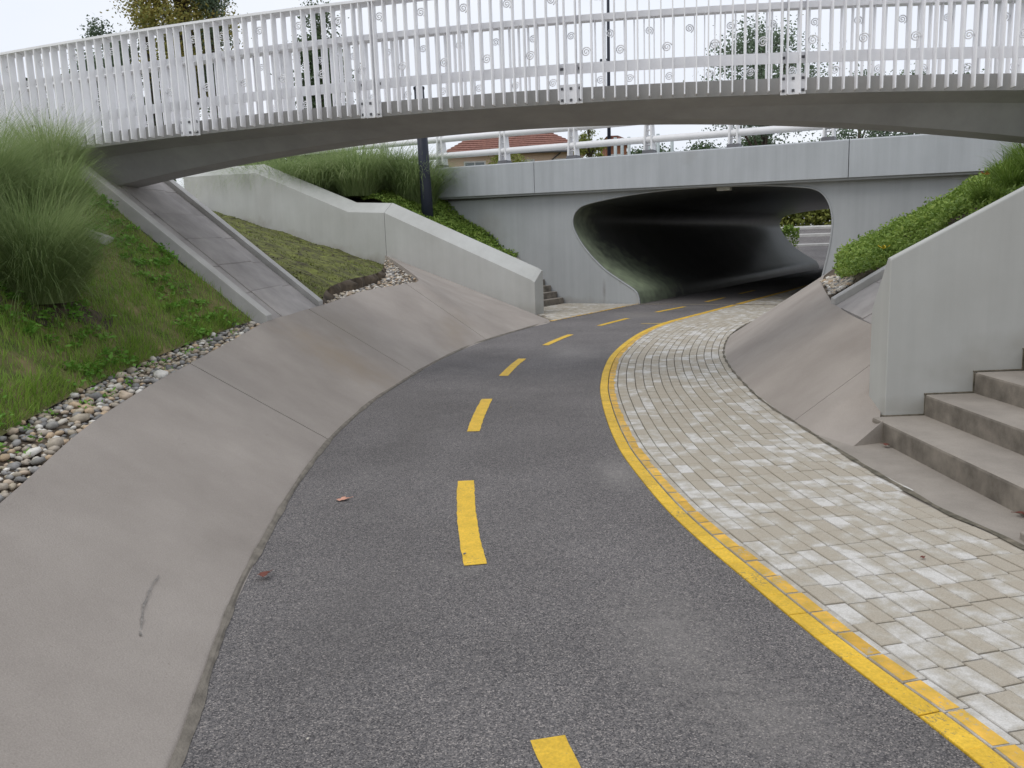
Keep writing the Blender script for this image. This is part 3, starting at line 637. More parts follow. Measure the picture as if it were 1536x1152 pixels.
# parapet beam with panels (slight fall to the right), and slab of the road above
zb = lambda s: 2.90 - .0195 * (s - .5) + .0
zt_ = lambda s: (3.72 - .021 * (s - .5)) if s < 7 else (3.58 - .13 * (s - 7) if s < 13 else 2.80 - .0 * (s - 13))
cuts = [-14, -10.4, -6.6, -2.86, 5.02, 9.0, 13.0]
for a, c in zip(cuts[:-1], cuts[1:]):
    b = MB(); secs = []; brk = [a + .008] + ([7.0] if a < 7 < c else []) + [c - .008]
    for s in brk:
        zt1 = max(zt_(s), zb(s) + .02)
        secs.append(rel([pp(s, -.30, zb(s)), pp(s, -.30, zt1 - .03), pp(s, -.26, zt1), pp(s, .16, zt1), pp(s, .2, zt1 - .03), pp(s, .2, zb(s))]))
    b.loft(secs, closed=True); b.build('parapet_panel', M['beam'], under)
b = MB(); secs = [rel([pp(s, -.22, zb(s) - .05), pp(s, -.22, zb(s) + .3), pp(s, .1, zb(s) + .3), pp(s, .1, zb(s) - .05)]) for s in (-14, 13)]
b.loft(secs); b.build('soffit_ledge', M['portal'], under)
b = MB(); b.hexa(rel([pp(SL, .0, 2.90), pp(SR, .0, 2.90), pp(SR, TL, 2.90), pp(SL, TL, 2.90)]), rel([pp(SL, .0, 3.02), pp(SR, .0, 3.02), pp(SR, TL, 3.02), pp(SL, TL, 3.02)]))
tag(b.build('road_deck', M['asphalt'], under))
b = MB(); secs = [rel([pp(s, TL - .2, 2.92), pp(s, TL + .3, 2.92), pp(s, TL + .3, 3.7), pp(s, TL - .2, 3.7)]) for s in (-14, 13)]; b.loft(secs); b.build('parapet_panel', M['beam'], under)
# pavement strip and threshold inside the tunnel, ceiling lamp
b = MB(); b.hexa(rel([pp(.0, -.12, -.03), pp(4.3, -.12, -.03), pp(4.3, .03, -.03), pp(0, .03, -.03)]), rel([pp(.0, -.12, .0105), pp(4.3, -.12, .0105), pp(4.3, .03, .0105), pp(0, .03, .0105)])); b.build('threshold', M['mortar'], under)
b = MB(); b.hexa(rel([pp(1.92, .25, 2.74), pp(2.25, .25, 2.74), pp(2.25, .42, 2.74), pp(1.92, .42, 2.74)]), rel([pp(1.92, .25, 2.83), pp(2.25, .25, 2.83), pp(2.25, .42, 2.83), pp(1.92, .42, 2.83)])); b.build('ceiling_lamp', M['lamp'], under, bevel=.01)

# far ramp beyond the tunnel
b = MB(); V = []
def fz(o): return 0 if o < TL else min(2.2, .0 + .0055 * (o - TL) ** 2)
oo = np.linspace(TL, TL + 34, 30)
for o in oo:
    for s in (-14, 40): V.append(pp(s, o, fz(o) - .02))
b.add(V, [(2 * i, 2 * i + 1, 2 * i + 3, 2 * i + 2) for i in range(len(oo) - 1)]); tag(b.build('far_path', M['asphalt'], recalc=False), kind='structure')
for (o0, w, h, s0, s1) in ((TL + 13.0, .35, .10, -14, 40), (TL + 16.6, .3, .14, -14, 40), (TL + 19.2, .5, .12, -14, 40)):
    b = MB(); b.hexa([pp(s0, o0, fz(o0) - .1), pp(s1, o0, fz(o0) - .1), pp(s1, o0 + w, fz(o0) - .1), pp(s0, o0 + w, fz(o0) - .1)], [pp(s0, o0, fz(o0) + h), pp(s1, o0, fz(o0) + h), pp(s1, o0 + w, fz(o0 + w) + h), pp(s0, o0 + w, fz(o0 + w) + h)])
    tag(b.build('far_kerb', M['kerbstone']), kind='structure')

# ------------------------------------------------------------------ banks
gw = [.4, .38, .36, .36, .38, .38, .30, .12]
ap_top = [(-1.4, -9, .52), (-1.62, -1.5, .53), (-2.06, 2.5, .56), (-2.225, 3.44, .58), (-2.474, 4.7, .65), (-2.66, 6.3, .70), (-2.74, 7.9, .765), (-2.76, 9.25, .84)]
lawn_bot = [(x - w, y, z + .03) for (x, y, z), w in zip(ap_top, gw)]
lawn_top = [(-4.2, -9, 2.65), (-4.5, -1.5, 2.65), (-4.9, 2.4, 2.65), (-5.1, 3.6, 2.68), (-5.3, 5, 2.72), (-5.35, 6.5, 2.75), (-5.25, 8, 2.75), (-4.98, 9.55, 2.70)]
lawn = Patch(cat(lawn_bot, 8), cat(lawn_top, 8), 140, 36, amp=.035, f=2.2, seed=1)
lawn_o = tag(lawn.mesh('lawn_bank', M['lawn']), kind='structure')
grav = Patch(cat([(x - .006, y, z - .05) for x, y, z in ap_top], 8), cat([(x - .05, y, z - .02) for x, y, z in lawn_bot], 8), 160, 8, amp=.008, f=8)
grav_o = tag(grav.mesh('gravel_bed', M['soil']), kind='structure')
# plateau to the left
b = MB(); b.add([(*p[:2], p[2]) for p in lawn_top] + [(-4.98, 11.9, 2.7), (-5.9, 14, 2.62), (-7, 17.5, 2.75), (-9.2, 25.2, 3.05), (-9, 26.5, 3.05), (-60, 58, 3.1), (-120, 58, 3.1), (-120, -9, 2.65)], [tuple(range(16))])
tag(b.build('upper_ground', M['lawn']), kind='structure')
moss = Patch(cat([(-2.62, 11.62, .90), (-2.75, 12.6, 1.03), (-2.72, 14, 1.11), (-2.62, 15.6, 1.13), (-2.75, 18, 1.14), (-3.16, 21.40, 1.22)], 10),
             cat([(-4.98, 11.95, 2.70), (-5.5, 13, 2.6), (-5.9, 14, 2.6), (-6.4, 15.6, 2.6), (-7.1, 18, 2.68), (-8.75, 24.9, 2.95)], 10), 90, 40, amp=.05, f=2.4, seed=5)
moss_o = tag(moss.mesh('mossy_bank', M['moss']), kind='structure')
# eroded edge of the mossy bank and pebbles below it
eb = np.array(moss.b); b = MB(); V = []
for i, q in enumerate(eb):
    w = .06 * math.sin(i * .37) + .05 * math.sin(i * .83 + 2) + random.uniform(-.035, .035)
    V += [(q[0], q[1], q[2] + .012), (q[0] + .05 + w, q[1] - .02, q[2] - .06), (q[0] + .03 + w * .5, q[1] - .02, q[2] - .28)]
b.add(V, [(3 * i + j, 3 * i + j + 1, 3 * i + j + 4, 3 * i + j + 3) for i in range(len(eb) - 1) for j in range(2)]); b.build('eroded_edge', M['soil'], moss_o, smooth=True)
gv2 = Patch(cat([(-2.53, 11.56, .84), (-2.29, 13.3, .91), (-1.84, 14.95, .93), (-1.68, 15.5, .97), (-2.26, 18.1, 1.12), (-3.10, 21.3, 1.38)], 8),
            cat([(-2.72, 11.6, .86), (-2.8, 12.6, .92), (-2.8, 14, .95), (-2.7, 15.6, .97), (-2.8, 18, 1.0), (-3.2, 21.4, 1.1)], 8), 60, 6, amp=.01, f=6)
gv2_o = tag(gv2.mesh('gravel_pocket', M['soil']), kind='structure')
# right side: bank beside the wall, bank beyond the chute, plateau
rb1 = Patch([(3.44, 6.74, .66), (3.55, 8.0, .70)], [(6.6, 6.76, 2.66), (6.6, 7.7, 2.66)], 16, 30, amp=.02, f=3, seed=8)
tag(rb1.mesh('bank_by_steps', M['soil']), kind='structure')
rb3 = Patch([(4.82, 7.70, 1.46), (5.22, 9.66, 1.60)], [(6.6, 7.69, 2.66), (7.1, 9.58, 2.62)], 20, 20, amp=.03, f=3, seed=14)
tag(rb3.mesh('planted_bank', M['soil']), kind='structure')
rb_bot = [(3.95, 10.12, .80), (4.28, 11.25, .86), (4.52, 11.95, .89), (5.15, 13.5, .95), (6.0, 15.2, .99), (7.05, 16.9, .99), (7.98, 18.35, .99)]
rb_top = [(7.1, 9.6, 2.62), (7.5, 10.8, 2.66), (7.7, 11.5, 2.66), (8.3, 12.6, 2.7), (9.4, 13.9, 2.7), (10.6, 15.4, 2.7), (11.6, 16.2, 2.7)]
rb2 = Patch(cat(rb_bot, 8), cat(rb_top, 8), 60, 40, amp=.05, f=2, seed=9)
tag(rb2.mesh('planted_bank', M['soil']), kind='structure')
b = MB(); b.add([(6.6, 6.76, 2.66), (6.6, 7.7, 2.66)] + rb_top + [(90, -30, 2.7), (90, 6.7, 2.7)], [tuple(range(11))]); tag(b.build('upper_ground', M['lawn']), kind='structure')
b = MB(); b.add([(2.63, 3.3, .0), (3.02, -9, 0), (7.5, -9, 2.66), (7.5, 3.3, 2.66), (90, -9, 2.66), (90, 3.3, 2.66), (3.0, 3.3, -.1), (7.5, 3.3, -.1)], [(0, 1, 2, 3), (3, 2, 4, 5), (0, 3, 7, 6)]); tag(b.build('grass_bank', M['lawn']), kind='structure')
# bank between the left retaining wall and the portal
def zbank(s): return .86 + .64 * max(0, -3.15 - s)
ss = np.linspace(-3.15, -12, 40)
bk = Patch([(*pp(s, -3.0)[:2], min(zbank(s), 3.0) - .25) for s in ss], [(*pp(s, -.01)[:2], min(zbank(s), 3.4)) for s in ss], 40, 14, amp=.04, f=2, seed=12)
tag(bk.mesh('stair_bank', M['soil']), kind='structure')
b = MB(); b.add([pp(-12, -3.3, 3.0), pp(-12, -.01, 3.4), pp(-30, -.01, 3.4), pp(-40, -8, 3.0)], [(0, 1, 2, 3)]); tag(b.build('upper_ground', M['lawn']), kind='structure')
b = MB(); z0 = 2.98; b.add([pp(-90, TL + 8, 3.0), pp(-10, TL + .2, 3.0), pp(-10, TL + 60, 3.0), pp(-90, TL + 90, 3.0)], [(0, 1, 2, 3)]); tag(b.build('upper_ground', M['lawn']), kind='structure')

# ------------------------------------------------------------------ retaining walls
def stepwall(name, origin, run, side, prof, foot, label, parts):
    """prof: list of (distance along run, top z); side = unit vector from stair face to outer face; outer upper edge chamfered"""
    o = empty(name, (origin[0], origin[1], 0)); tag(o, label, 'wall')
    T, tt, ch = .40, .07, .25
    def sec(d, z, g=0):
        bz = foot
        p = lambda w, zz: (run[0] * d + side[0] * w, run[1] * d + side[1] * w, zz)
        return [p(0, bz), p(0, z - .015), p(.015, z), p(tt, z), p(T, z - ch), p(T, bz)]
    for a, c in parts:
        ds = [a] + [q[0] for q in prof if a < q[0] < c] + [c]; b = MB()
        zz = lambda d: float(np.interp(d, [q[0] for q in prof], [q[1] for q in prof]))
        g = .006
        b.loft([sec(d + (g if d == a and a > 0 else 0) - (g if d == c else 0), zz(d)) for d in ds], closed=True); b.build('wall_panel', M['wall'], o, bevel=.006)
    b = MB(); zz = lambda d: float(np.interp(d, [q[0] for q in prof], [q[1] for q in prof])) 
    for a, c in parts[1:]:
        b.loft([[(run[0] * d + side[0] * w, run[1] * d + side[1] * w, z) for w, z in ((.01, foot), (.01, zz(a) - .02), (.06, zz(a) - .02), (T - .012, zz(a) - .27), (T - .012, foot))] for d in (a - .02, a + .02)], closed=True)
    if len(parts) > 1: b.build('joint_seal', M['joint_dark'], o)
    return o
# left wall: outer (chamfered) face towards the apron, stairs behind
W0 = np.array([.6, 19.1]); run = -PU; side = -PN
stepwall('retaining_wall', W0 + PN * .40, run, side, [(0, 1.0), (.1, 1.06), (4.34, 2.78), (5.55, 2.86), (8.9, 4.1), (12, 4.2)], -.1, 'long pale retaining wall stepping up beside the mossy bank', [(0, 4.34), (4.34, 12)])
# right wall: stair face towards the camera
rw = empty('retaining_wall', (2.94, 6.40, 0)); tag(rw, 'tall pale wedge wall rising beside the broad concrete steps', 'wall')
b = MB(); T = .30
def rsec(d, z, d2=None):
    y = .03 * d
    return [(d, y, -.1), (d, y, z - .015), (d + (.0), y + .015, z), (d, y + .05, z), (d, y + T, z - .42), (d, y + T, -.1)]
z_of = lambda d: 1.405 + .495 * d if d < 2.6 else 2.69 + .02 * (d - 2.6)
secs = [rsec(d, z_of(d)) for d in (0, .6, 1.3, 2.6, 4.5)]
b.loft(secs, closed=True)
b.build('wall_panel', M['wall'], rw, bevel=.008)
# mastic line where wall meets the steps
b = MB()
for k in range(8):
    x0 = (-.02 if k == 0 else .31 + .385 * (k - 1)); x1 = .31 + .385 * k; z = .165 * (k + 1)
    b.box((x0, .03 * x0 - .014, z), (x1 + .012, .03 * x1 + .01, z + .009)); b.box((x1 + .004, .03 * x1 - .012, z), (x1 + .014, .03 * x1 + .01, z + .17))
b.build('mastic_bead', M['seam'], rw)

# ------------------------------------------------------------------ steps
st = empty('staircase', (2.84, 4.9, 0)); tag(st, 'broad concrete steps climbing beside the block-paved footway', 'stairs')
for k in range(14):
    x0 = .41 + .385 * (k - 1) if k else 0; x1 = x0 + 1.2 if k < 13 else x0 + 6
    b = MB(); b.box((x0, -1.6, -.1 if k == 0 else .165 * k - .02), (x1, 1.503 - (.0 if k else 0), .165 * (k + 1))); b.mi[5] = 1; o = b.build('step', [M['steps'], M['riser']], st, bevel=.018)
b = MB(); V = [(q[0] - .08, q[1], -.001) for q in POf if 3.3 < q[1] < 6.5]
pad = V + [(2.86, 6.5, -.001), (2.86, 3.3, -.001)]
b.add([(x, y, z + .004) for x, y, z in pad] , [tuple(range(len(pad)))]); b.build('landing_pad', M['steps'], st).matrix_parent_inverse = Matrix.Translation((-2.84, -4.9, 0))
b = MB(); b.hexa([(2.64, 3.3, -.05), (2.83, 3.3, -.05), (2.83, 4.06, -.05), (2.61, 4.10, -.05)], [(2.64, 3.3, .045), (2.83, 3.3, .045), (2.83, 4.06, .045), (2.61, 4.10, .045)]); b.build('kerb_block', M['steps'], st, bevel=.01).matrix_parent_inverse = Matrix.Translation((-2.84, -4.9, 0))
# damp mossy seam along the paver edge
b = MB(); q = POf[(POf[:, 1] > 3.4) & (POf[:, 1] < 18)]; nq, tq = normals2(q); V = []
for i in range(len(q)):
    w = .012 + .006 * math.sin(i * .7) + random.uniform(0, .006) + (.004 if q[i, 1] < 6.1 else -.003)
    V += [(*(q[i] - nq[i] * w), .0135), (*(q[i] + nq[i] * w * .8), .0165)]
b.add(V, [(2 * i, 2 * i + 1, 2 * i + 3, 2 * i + 2) for i in range(len(q) - 1)]); b.build('edge_seam', M['seam'], pave)
# short flight by the portal
st2 = empty('staircase', pp(-2.3, -1.5)); tag(st2, 'short flight of brown steps between portal wall and sloping wall', 'stairs')
iv = Matrix.Translation(-Vector(st2.location))
for k in range(5):
    s0 = -2.2 - .19 * k; b = MB(); z1 = .165 * (k + 1)
    b.hexa([pp(s0, -3.0, -.1), pp(s0, -.03, -.1), pp(s0 - .6, -.03, -.1), pp(s0 - .6, -3.0, -.1)][::1], [pp(s0, -3.0, z1), pp(s0, -.03, z1), pp(s0 - .6, -.03, z1), pp(s0 - .6, -3.0, z1)])
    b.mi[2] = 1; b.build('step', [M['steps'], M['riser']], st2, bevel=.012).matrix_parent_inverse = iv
b = MB(); b.hexa([pp(-2.95, -.75, .4), pp(-2.95, -.02, .4), pp(-4.0, -.02, 1.0), pp(-4.0, -.75, 1.0)], [pp(-2.95, -.75, .84), pp(-2.95, -.02, .84), pp(-4.0, -.02, 1.52), pp(-4.0, -.75, 1.52)]); b.build('sloped_cheek', M['apron'], st2, bevel=.01).matrix_parent_inverse = iv

# ------------------------------------------------------------------ footbridge
BA = np.array([-5.28, 9.8]); BD = np.array([.979, -.205]); BD /= np.linalg.norm(BD); BNn = np.array([-BD[1], BD[0]])
bz = lambda s: 3.01 - .0063 * (s - 5.1) ** 2
S0, S1 = -4.5, 14.0
br = empty('footbridge', (BA[0], BA[1], 0), math.atan2(BD[1], BD[0])); tag(br, 'white-railed concrete footbridge arching over the cycle path', 'bridge')
b = MB(); secs = []
for s in np.linspace(S0, S1, 75):
    k = max(-.62, -.125 - .0105 * (s - 5.6) ** 2); z = bz(s); cz = max(-.08 - .15 * max(0, -k - .3), k + .01)
    secs.append([(s, o, z + h) for o, h in ((.1, .10), (.1, -.022), (.13, -.03), (.36, cz), (.58, k), (1.0, k), (1.22, cz), (1.43, -.03), (1.46, -.022), (1.46, .10), (1.28, .10), (1.28, .06), (.28, .06), (.28, .10))])
b.loft(secs, closed=True); dk = b.build('deck', M['bridge'], br, bevel=0)
# kerb caps (paler than the deck: sky light on the fascia put into the colour)
for o0 in (.085, 1.275):
    b = MB(); b.loft([[(s, o, bz(s) + h) for o, h in ((o0, -.018), (o0 + .2, -.018), (o0 + .2, .128), (o0, .128))] for s in np.linspace(S0, S1, 60)], closed=True); b.build('edge_beam', M['edge'], br)
SP = .1115
posts = [-2.33, -.23, 1.87, 3.98, 6.09, 8.20, 10.31, 12.42]
def railing(off, face):
    """face = +1: outside towards -off (camera side)"""
    r_ = empty('railing'); r_.parent = br
    d0, d1 = (off - .018, off + .084) if face > 0 else (off - .084, off + .018)
    slat = MB(); slat.box((-.006, d0, 0), (.006, d1, 1.10)); me = slat.mesh('slat', M['white'])
    k = 0; s = S0 + .1; sl = []
    while s < S1 - .1:
        if min(abs(s - q) for q in posts) < .075: s += SP; sl.append(s); continue
        o = bpy.data.objects.new('slat', me); C.objects.link(o); o.parent = r_; o.location = (s, 0, bz(s)); sl.append(s); s += SP
    for nm, h0, h1, t0, t1 in (('top_rail', 1.10, 1.125, -.02, .175), ('upper_bar', .755, .812, .086, .098), ('lower_bar', .262, .362, .086, .098)):
        if nm == 'upper_bar' and face < 0: continue
        b = MB(); a0, a1 = (off + t0, off + t1) if face > 0 else (off - t1, off - t0)
        b.loft([[(s, a0, bz(s) + h0), (s, a1, bz(s) + h0), (s, a1, bz(s) + h1), (s, a0, bz(s) + h1)] for s in np.linspace(S0, S1, 60)], closed=True); b.build(nm, M['white'], r_)
    # post pairs with bolted plate
    pl = MB(); y0 = d0 + .055 if face > 0 else d1 - .07
    pl.box((-.115, y0, -.03), (.115, y0 + .014, .155), 0); pl.box((-.062, d0 + .002, -.03), (-.050, d1 - .002, 1.1), 0); pl.box((.050, d0 + .002, -.03), (.062, d1 - .002, 1.1), 0)
    for bx_ in (-.088, 0, .088):
        for bz_ in (.005, .115):
            y = y0 - .009 if face > 0 else y0 + .014
            pl.box((bx_ - .012, y, bz_ - .012), (bx_ + .012, y + .009, bz_ + .012), 1)
    for bx_ in (-.10, -.08, .08, .10):
        y = d1 - .004 if face > 0 else d0 - .006
        pl.box((bx_ - .009, y, .30), (bx_ + .009, y + .01, .325), 1)
    mp_ = pl.mesh('bracket', [M['white'], M['bolt']])
    for s in posts:
        o = bpy.data.objects.new('bracket', mp_); C.objects.link(o); o.parent = r_; o.location = (s, 0, bz(s))
    # scrolls
    sb = MB(); pts = []
    for i in range(27):
        a = i * .5; rr = .048 * (1 - i / 30); pts.append((rr * math.cos(a), 0, rr * math.sin(a)))
    sb.tube(pts, [.0065] * 27, 5); ms = sb.mesh('scroll', M['white'], smooth=True)
    for row, (h, ph) in enumerate(((.955, 0), (.45, 2))):
        for k in range(ph, len(sl) - 1, 4):
            if -1.9 > sl[k]: continue
            o = bpy.data.objects.new('scroll', ms); C.objects.link(o); o.parent = r_
            o.location = (sl[k] + SP * .5 * (1 if face > 0 else 1), (d0 + d1) / 2, bz(sl[k]) + h); o.rotation_euler = (0, random.uniform(-.3, .3) + (0 if row else 1.0), 0)
    return r_
railing(0, 1); railing(1.56, -1)
for s0, s1 in ((S0, .42), (11.9, S1)):
    b = MB(); b.box((s0, .2, .5), (s1, 1.36, 2.36 if s0 < 0 else 2.32)); b.build('abutment', M['bridge'], br)

# ------------------------------------------------------------------ paved chutes under the bridge
def chute(label, pn0, pf0, dirx, length, slope, nsl):
    """pn0/pf0: near and far lower corners (x,y,z); runs along the bridge uphill"""
    o = empty('paved_chute', pn0); tag(o, label, 'chute', None)
    D = np.array([BD[0] * dirx, BD[1] * dirx, slope]); pn0 = np.array(pn0); pf0 = np.array(pf0)
    W = lambda t, v, h=0: tuple((pn0 * (1 - v) + pf0 * v + D * t - pn0 + np.array([0, 0, h])))
    st_ = length / nsl
    for v0, v1 in ((0.0, .085), (.915, 1.0)):
        b = MB(); b.hexa([W(0, v0, -.15), W(length, v0, -.15), W(length, v1, -.15), W(0, v1, -.15)], [W(0, v0, .05), W(length, v0, .05), W(length, v1, .05), W(0, v1, .05)]); b.build('kerb', M['kerbstone'], o, bevel=.008)
    for k in range(nsl):
        for v0, v1, h in ((.089, .25, -.035), (.255, .74, -.02), (.745, .911, -.035)):
            a, c = st_ * k + .004, st_ * (k + 1) - .004; dh = random.uniform(-.003, .003)
            b = MB(); b.hexa([W(a, v0, -.1), W(c, v0, -.1), W(c, v1, -.1), W(a, v1, -.1)], [W(a, v0, h + dh), W(c, v0, h + dh), W(c, v1, h + dh), W(a, v1, h + dh)]); b.build('paving_slab', M['slabs'], o, bevel=.004)
    b = MB(); b.add([W(0, .05, -.06), W(length, .05, -.06), W(length, .95, -.06), W(0, .95, -.06)], [(0, 1, 2, 3)]); b.build('joint_bed', M['joint_dark'], o)
    return o
chute('grey slab chute between two kerbs beside the lawn bank', (-2.76, 9.40, .86), (-2.56, 11.42, .90), -1, 2.75, .82, 7)
chute('grey slab chute partly hidden behind the tall wedge wall', (3.56, 8.02, .74), (3.88, 9.98, .80), 1, 1.35, .62, 3)

# ------------------------------------------------------------------ guard rail on the parapet
gr = empty('guard_rail', pp(0, -.05, 3.7)); tag(gr, 'white two-tube guard rail on twin-plate posts above the underpass', 'railing'); iv = Matrix.Translation(-Vector(gr.location))
zr = lambda s: zt_(s)
for nm, h, r0, sr in (('upper_tube', .80, .085, np.linspace(-14, 6.9, 24)), ('lower_tube', .345, .085, np.linspace(-14, 6.9, 24))):
    b = MB(); b.tube([pp(s, -.05, zr(s) + h + (.0 if nm == 'lower_tube' else 0)) for s in sr], r0, 14); b.build(nm, M['white2'], gr, smooth=True).matrix_parent_inverse = iv
for k in range(-4, 4):
    s = .31 + k * 2.12
    if s > 7: continue
    b = MB(); z0 = zr(s)
    for sx in (-1, 1):
        c0, c1 = s + sx * .10, s + sx * .065
        b.hexa([pp(c0 - .022, -.16, z0 + .09), pp(c0 + .022, -.16, z0 + .09), pp(c0 + .022, .1, z0 + .09), pp(c0 - .022, .1, z0 + .09)], [pp(c1 - .022, -.14, z0 + .90), pp(c1 + .022, -.14, z0 + .90), pp(c1 + .022, .04, z0 + .90), pp(c1 - .022, .04, z0 + .90)])
    for h in (.22, .57, .70): b.tube([pp(s - .09, -.05, z0 + h), pp(s + .09, -.05, z0 + h)], .02, 8)
    p_ = b.build('post', M['white2'], gr, bevel=.006); p_.matrix_parent_inverse = iv
    b = MB(); b.hexa([pp(s - .15, -.19, z0 - .002), pp(s + .15, -.19, z0 - .002), pp(s + .15, .12, z0 - .002), pp(s - .15, .12, z0 - .002)], [pp(s - .13, -.17, z0 + .09), pp(s + .13, -.17, z0 + .09), pp(s + .13, .1, z0 + .09), pp(s - .13, .1, z0 + .09)]); b.build('post_foot', M['bolt'], gr).matrix_parent_inverse = iv

# ------------------------------------------------------------------ pebbles
def pebble_mesh(seed):
    r = random.Random(seed); bm = bmesh.new(); bmesh.ops.create_icosphere(bm, subdivisions=1, radius=1)
    sx, sy, sz = r.uniform(.75, 1.25), r.uniform(.6, .95), r.uniform(.4, .65)
    for v in bm.verts:
        v.co *= r.uniform(.88, 1.12); v.co = Vector((v.co.x * sx, v.co.y * sy, v.co.z * sz))
    me = bpy.data.meshes.new('stone'); bm.to_mesh(me); bm.free(); me.materials.append(M['stone']); me.polygons.foreach_set('use_smooth', [True] * len(me.polygons)); return me
pm = [pebble_mesh(i) for i in range(14)]
cand = []
us = rng.uniform(.30, 1, 6500); vs_ = rng.uniform(0.02, 1.0, 6500); P = grav.at(us, vs_)
cell = {}
for p in P:
    r = abs(random.gauss(0, 1)) * .010 + .013
    if random.random() < .05: r *= 1.7
    c = cam_px(p)
    cand.append((r * 1240 / max(.5, c[2]) if c and -30 < c[0] < 1560 else 0, p, r))
cand.sort(key=lambda q: -q[0])
restp = MB()
kept = []
for sz, p, r in cand:
    ok = True; key = (int(p[0] / .08), int(p[1] / .08))
    for ix in (-1, 0, 1):
        for iy in (-1, 0, 1):
            for (q, r2_) in cell.get((key[0] + ix, key[1] + iy), ()):
                if (q[0] - p[0]) ** 2 + (q[1] - p[1]) ** 2 < ((r + r2_) * .62) ** 2: ok = False
    if not ok: continue
    cell.setdefault(key, []).append((p, r)); kept.append((sz, p, r))
def put_stone(me, p, r, parent, nm='stone'):
    o = bpy.data.objects.new(nm, me); C.objects.link(o); o.parent = parent; o.location = (p[0], p[1], p[2] + r * .35 + random.uniform(0, .01)); o.scale = (r, r, r); o.rotation_euler = (random.uniform(-.4, .4), random.uniform(-.4, .4), random.uniform(0, 6.3)); return o
def add_stone(mb, p, r):
    me = random.choice(pm); a = random.uniform(0, 6.3); ca, sa = math.cos(a), math.sin(a)
    mb.add([(p[0] + (v.co.x * ca - v.co.y * sa) * r, p[1] + (v.co.x * sa + v.co.y * ca) * r, p[2] + r * .35 + v.co.z * r) for v in me.vertices], [tuple(q.vertices) for q in me.polygons])
for k, (sz, p, r) in enumerate(kept):
    if k < 290: put_stone(random.choice(pm), p, r, grav_o)
    else: add_stone(restp, p, r)
tag(restp.build('small_stones', M['stone'], grav_o, smooth=True, recalc=False), kind='stuff')
g2 = MB()
for p in gv2.sample(700, 0, .8): add_stone(g2, p, abs(random.gauss(0, .012)) + .02)
tag(g2.build('small_stones', M['stone'], gv2_o, smooth=True, recalc=False), kind='stuff')
# stones at the right apron's upper end
rp = Patch([(3.98, 10.25, .84), (4.3, 11.2, .89), (4.55, 12.1, .92)], [(4.25, 10.3, .98), (4.65, 11.1, 1.06), (4.95, 12.0, 1.08)], 20, 6, amp=.01)
rp_o = tag(rp.mesh('gravel_pocket', M['soil']), kind='structure'); g2 = MB()
for p in rp.sample(380): add_stone(g2, p, abs(random.gauss(0, .014)) + .022)
tag(g2.build('small_stones', M['stone'], rp_o, smooth=True, recalc=False), kind='stuff')

# ------------------------------------------------------------------ vegetation
def grow(n, **k): return rng.uniform(k['a'], k['b'], n)
# lawn grass and weeds
pl_ = lawn.sample(70000, .0, .85, .30, 1.0); dn = smoothnoise(pl_, 1.6, 4) + rng.normal(0, .5, len(pl_)); pl_ = pl_[dn > -.55]
edge = rng.uniform(0, 1, len(pl_))
clump = np.clip(.55 + .45 * smoothnoise(pl_, 2.3, 7), .2, 1)
n_ = len(pl_)
g_ = ribbons('lawn_grass', pl_, rng.uniform(.035, .10, n_) * (.45 + clump), rng.uniform(0, 6.28, n_), rng.uniform(.1, .7, n_), rng.uniform(.2, 1.1, n_), rng.uniform(.004, .009, n_), M['grass'], lawn_o, seg=2)
tag(g_, kind='stuff')
wq = []
for c in lawn.sample(2100, .0, .8, .32, 1.0):
    if smoothnoise(np.array([c]), 1.3, 2)[0] < -.25: continue
    k = random.randint(7, 22); r0 = random.uniform(.02, .06); pts = c + np.stack([rng.normal(0, r0, k), rng.normal(0, r0, k), rng.uniform(.015, .07, k)], 1); wq.append(leafquads(pts, rng.uniform(.025, .065, k), flat=.55, asp=.6))
tag(soup('lawn_weeds', np.concatenate(wq), M['weed'], lawn_o), kind='stuff')
pe = lawn.sample(6000, 0, .07, .30, 1.0); pe = pe[smoothnoise(pe, 3.0, 21) + rng.normal(0, .3, len(pe)) > -.1]; n_ = len(pe)
tag(ribbons('edge_grass', pe, rng.uniform(.05, .15, n_), rng.uniform(-1.2, 1.2, n_), rng.uniform(.2, .9, n_), rng.uniform(.3, 1.4, n_), rng.uniform(.004, .009, n_), M['grass'], lawn_o, seg=3), kind='stuff')
# weeds invading the gravel
wq = []
for c in grav.sample(70, .3, 1.0, .35, 1):
    k = random.randint(5, 14); pts = c + np.stack([rng.normal(0, .03, k), rng.normal(0, .03, k), rng.uniform(.01, .06, k)], 1); wq.append(leafquads(pts, rng.uniform(.02, .045, k), flat=.5))
tag(soup('gravel_weeds', np.concatenate(wq), M['weed'], grav_o), kind='stuff')
# moss tufts
pt = moss.sample(16000, 0, .95); dn = smoothnoise(pt, 1.5, 9) + rng.normal(0, .35, len(pt)); pt = pt[dn > .42]; n_ = len(pt)
tag(ribbons('moss_tufts', pt, rng.uniform(.02, .06, n_), rng.uniform(0, 6.28, n_), rng.uniform(.2, 1, n_), rng.uniform(.2, 1, n_), rng.uniform(.008, .016, n_), M['mosstuft'], moss_o, seg=2), kind='stuff')
ml = moss.sample(2600, 0, .95); tag(soup('leaf_litter', leafquads(ml + np.array([0, 0, .012]), rng.uniform(.02, .06, len(ml)), flat=.75), M['soil'], moss_o), kind='stuff')
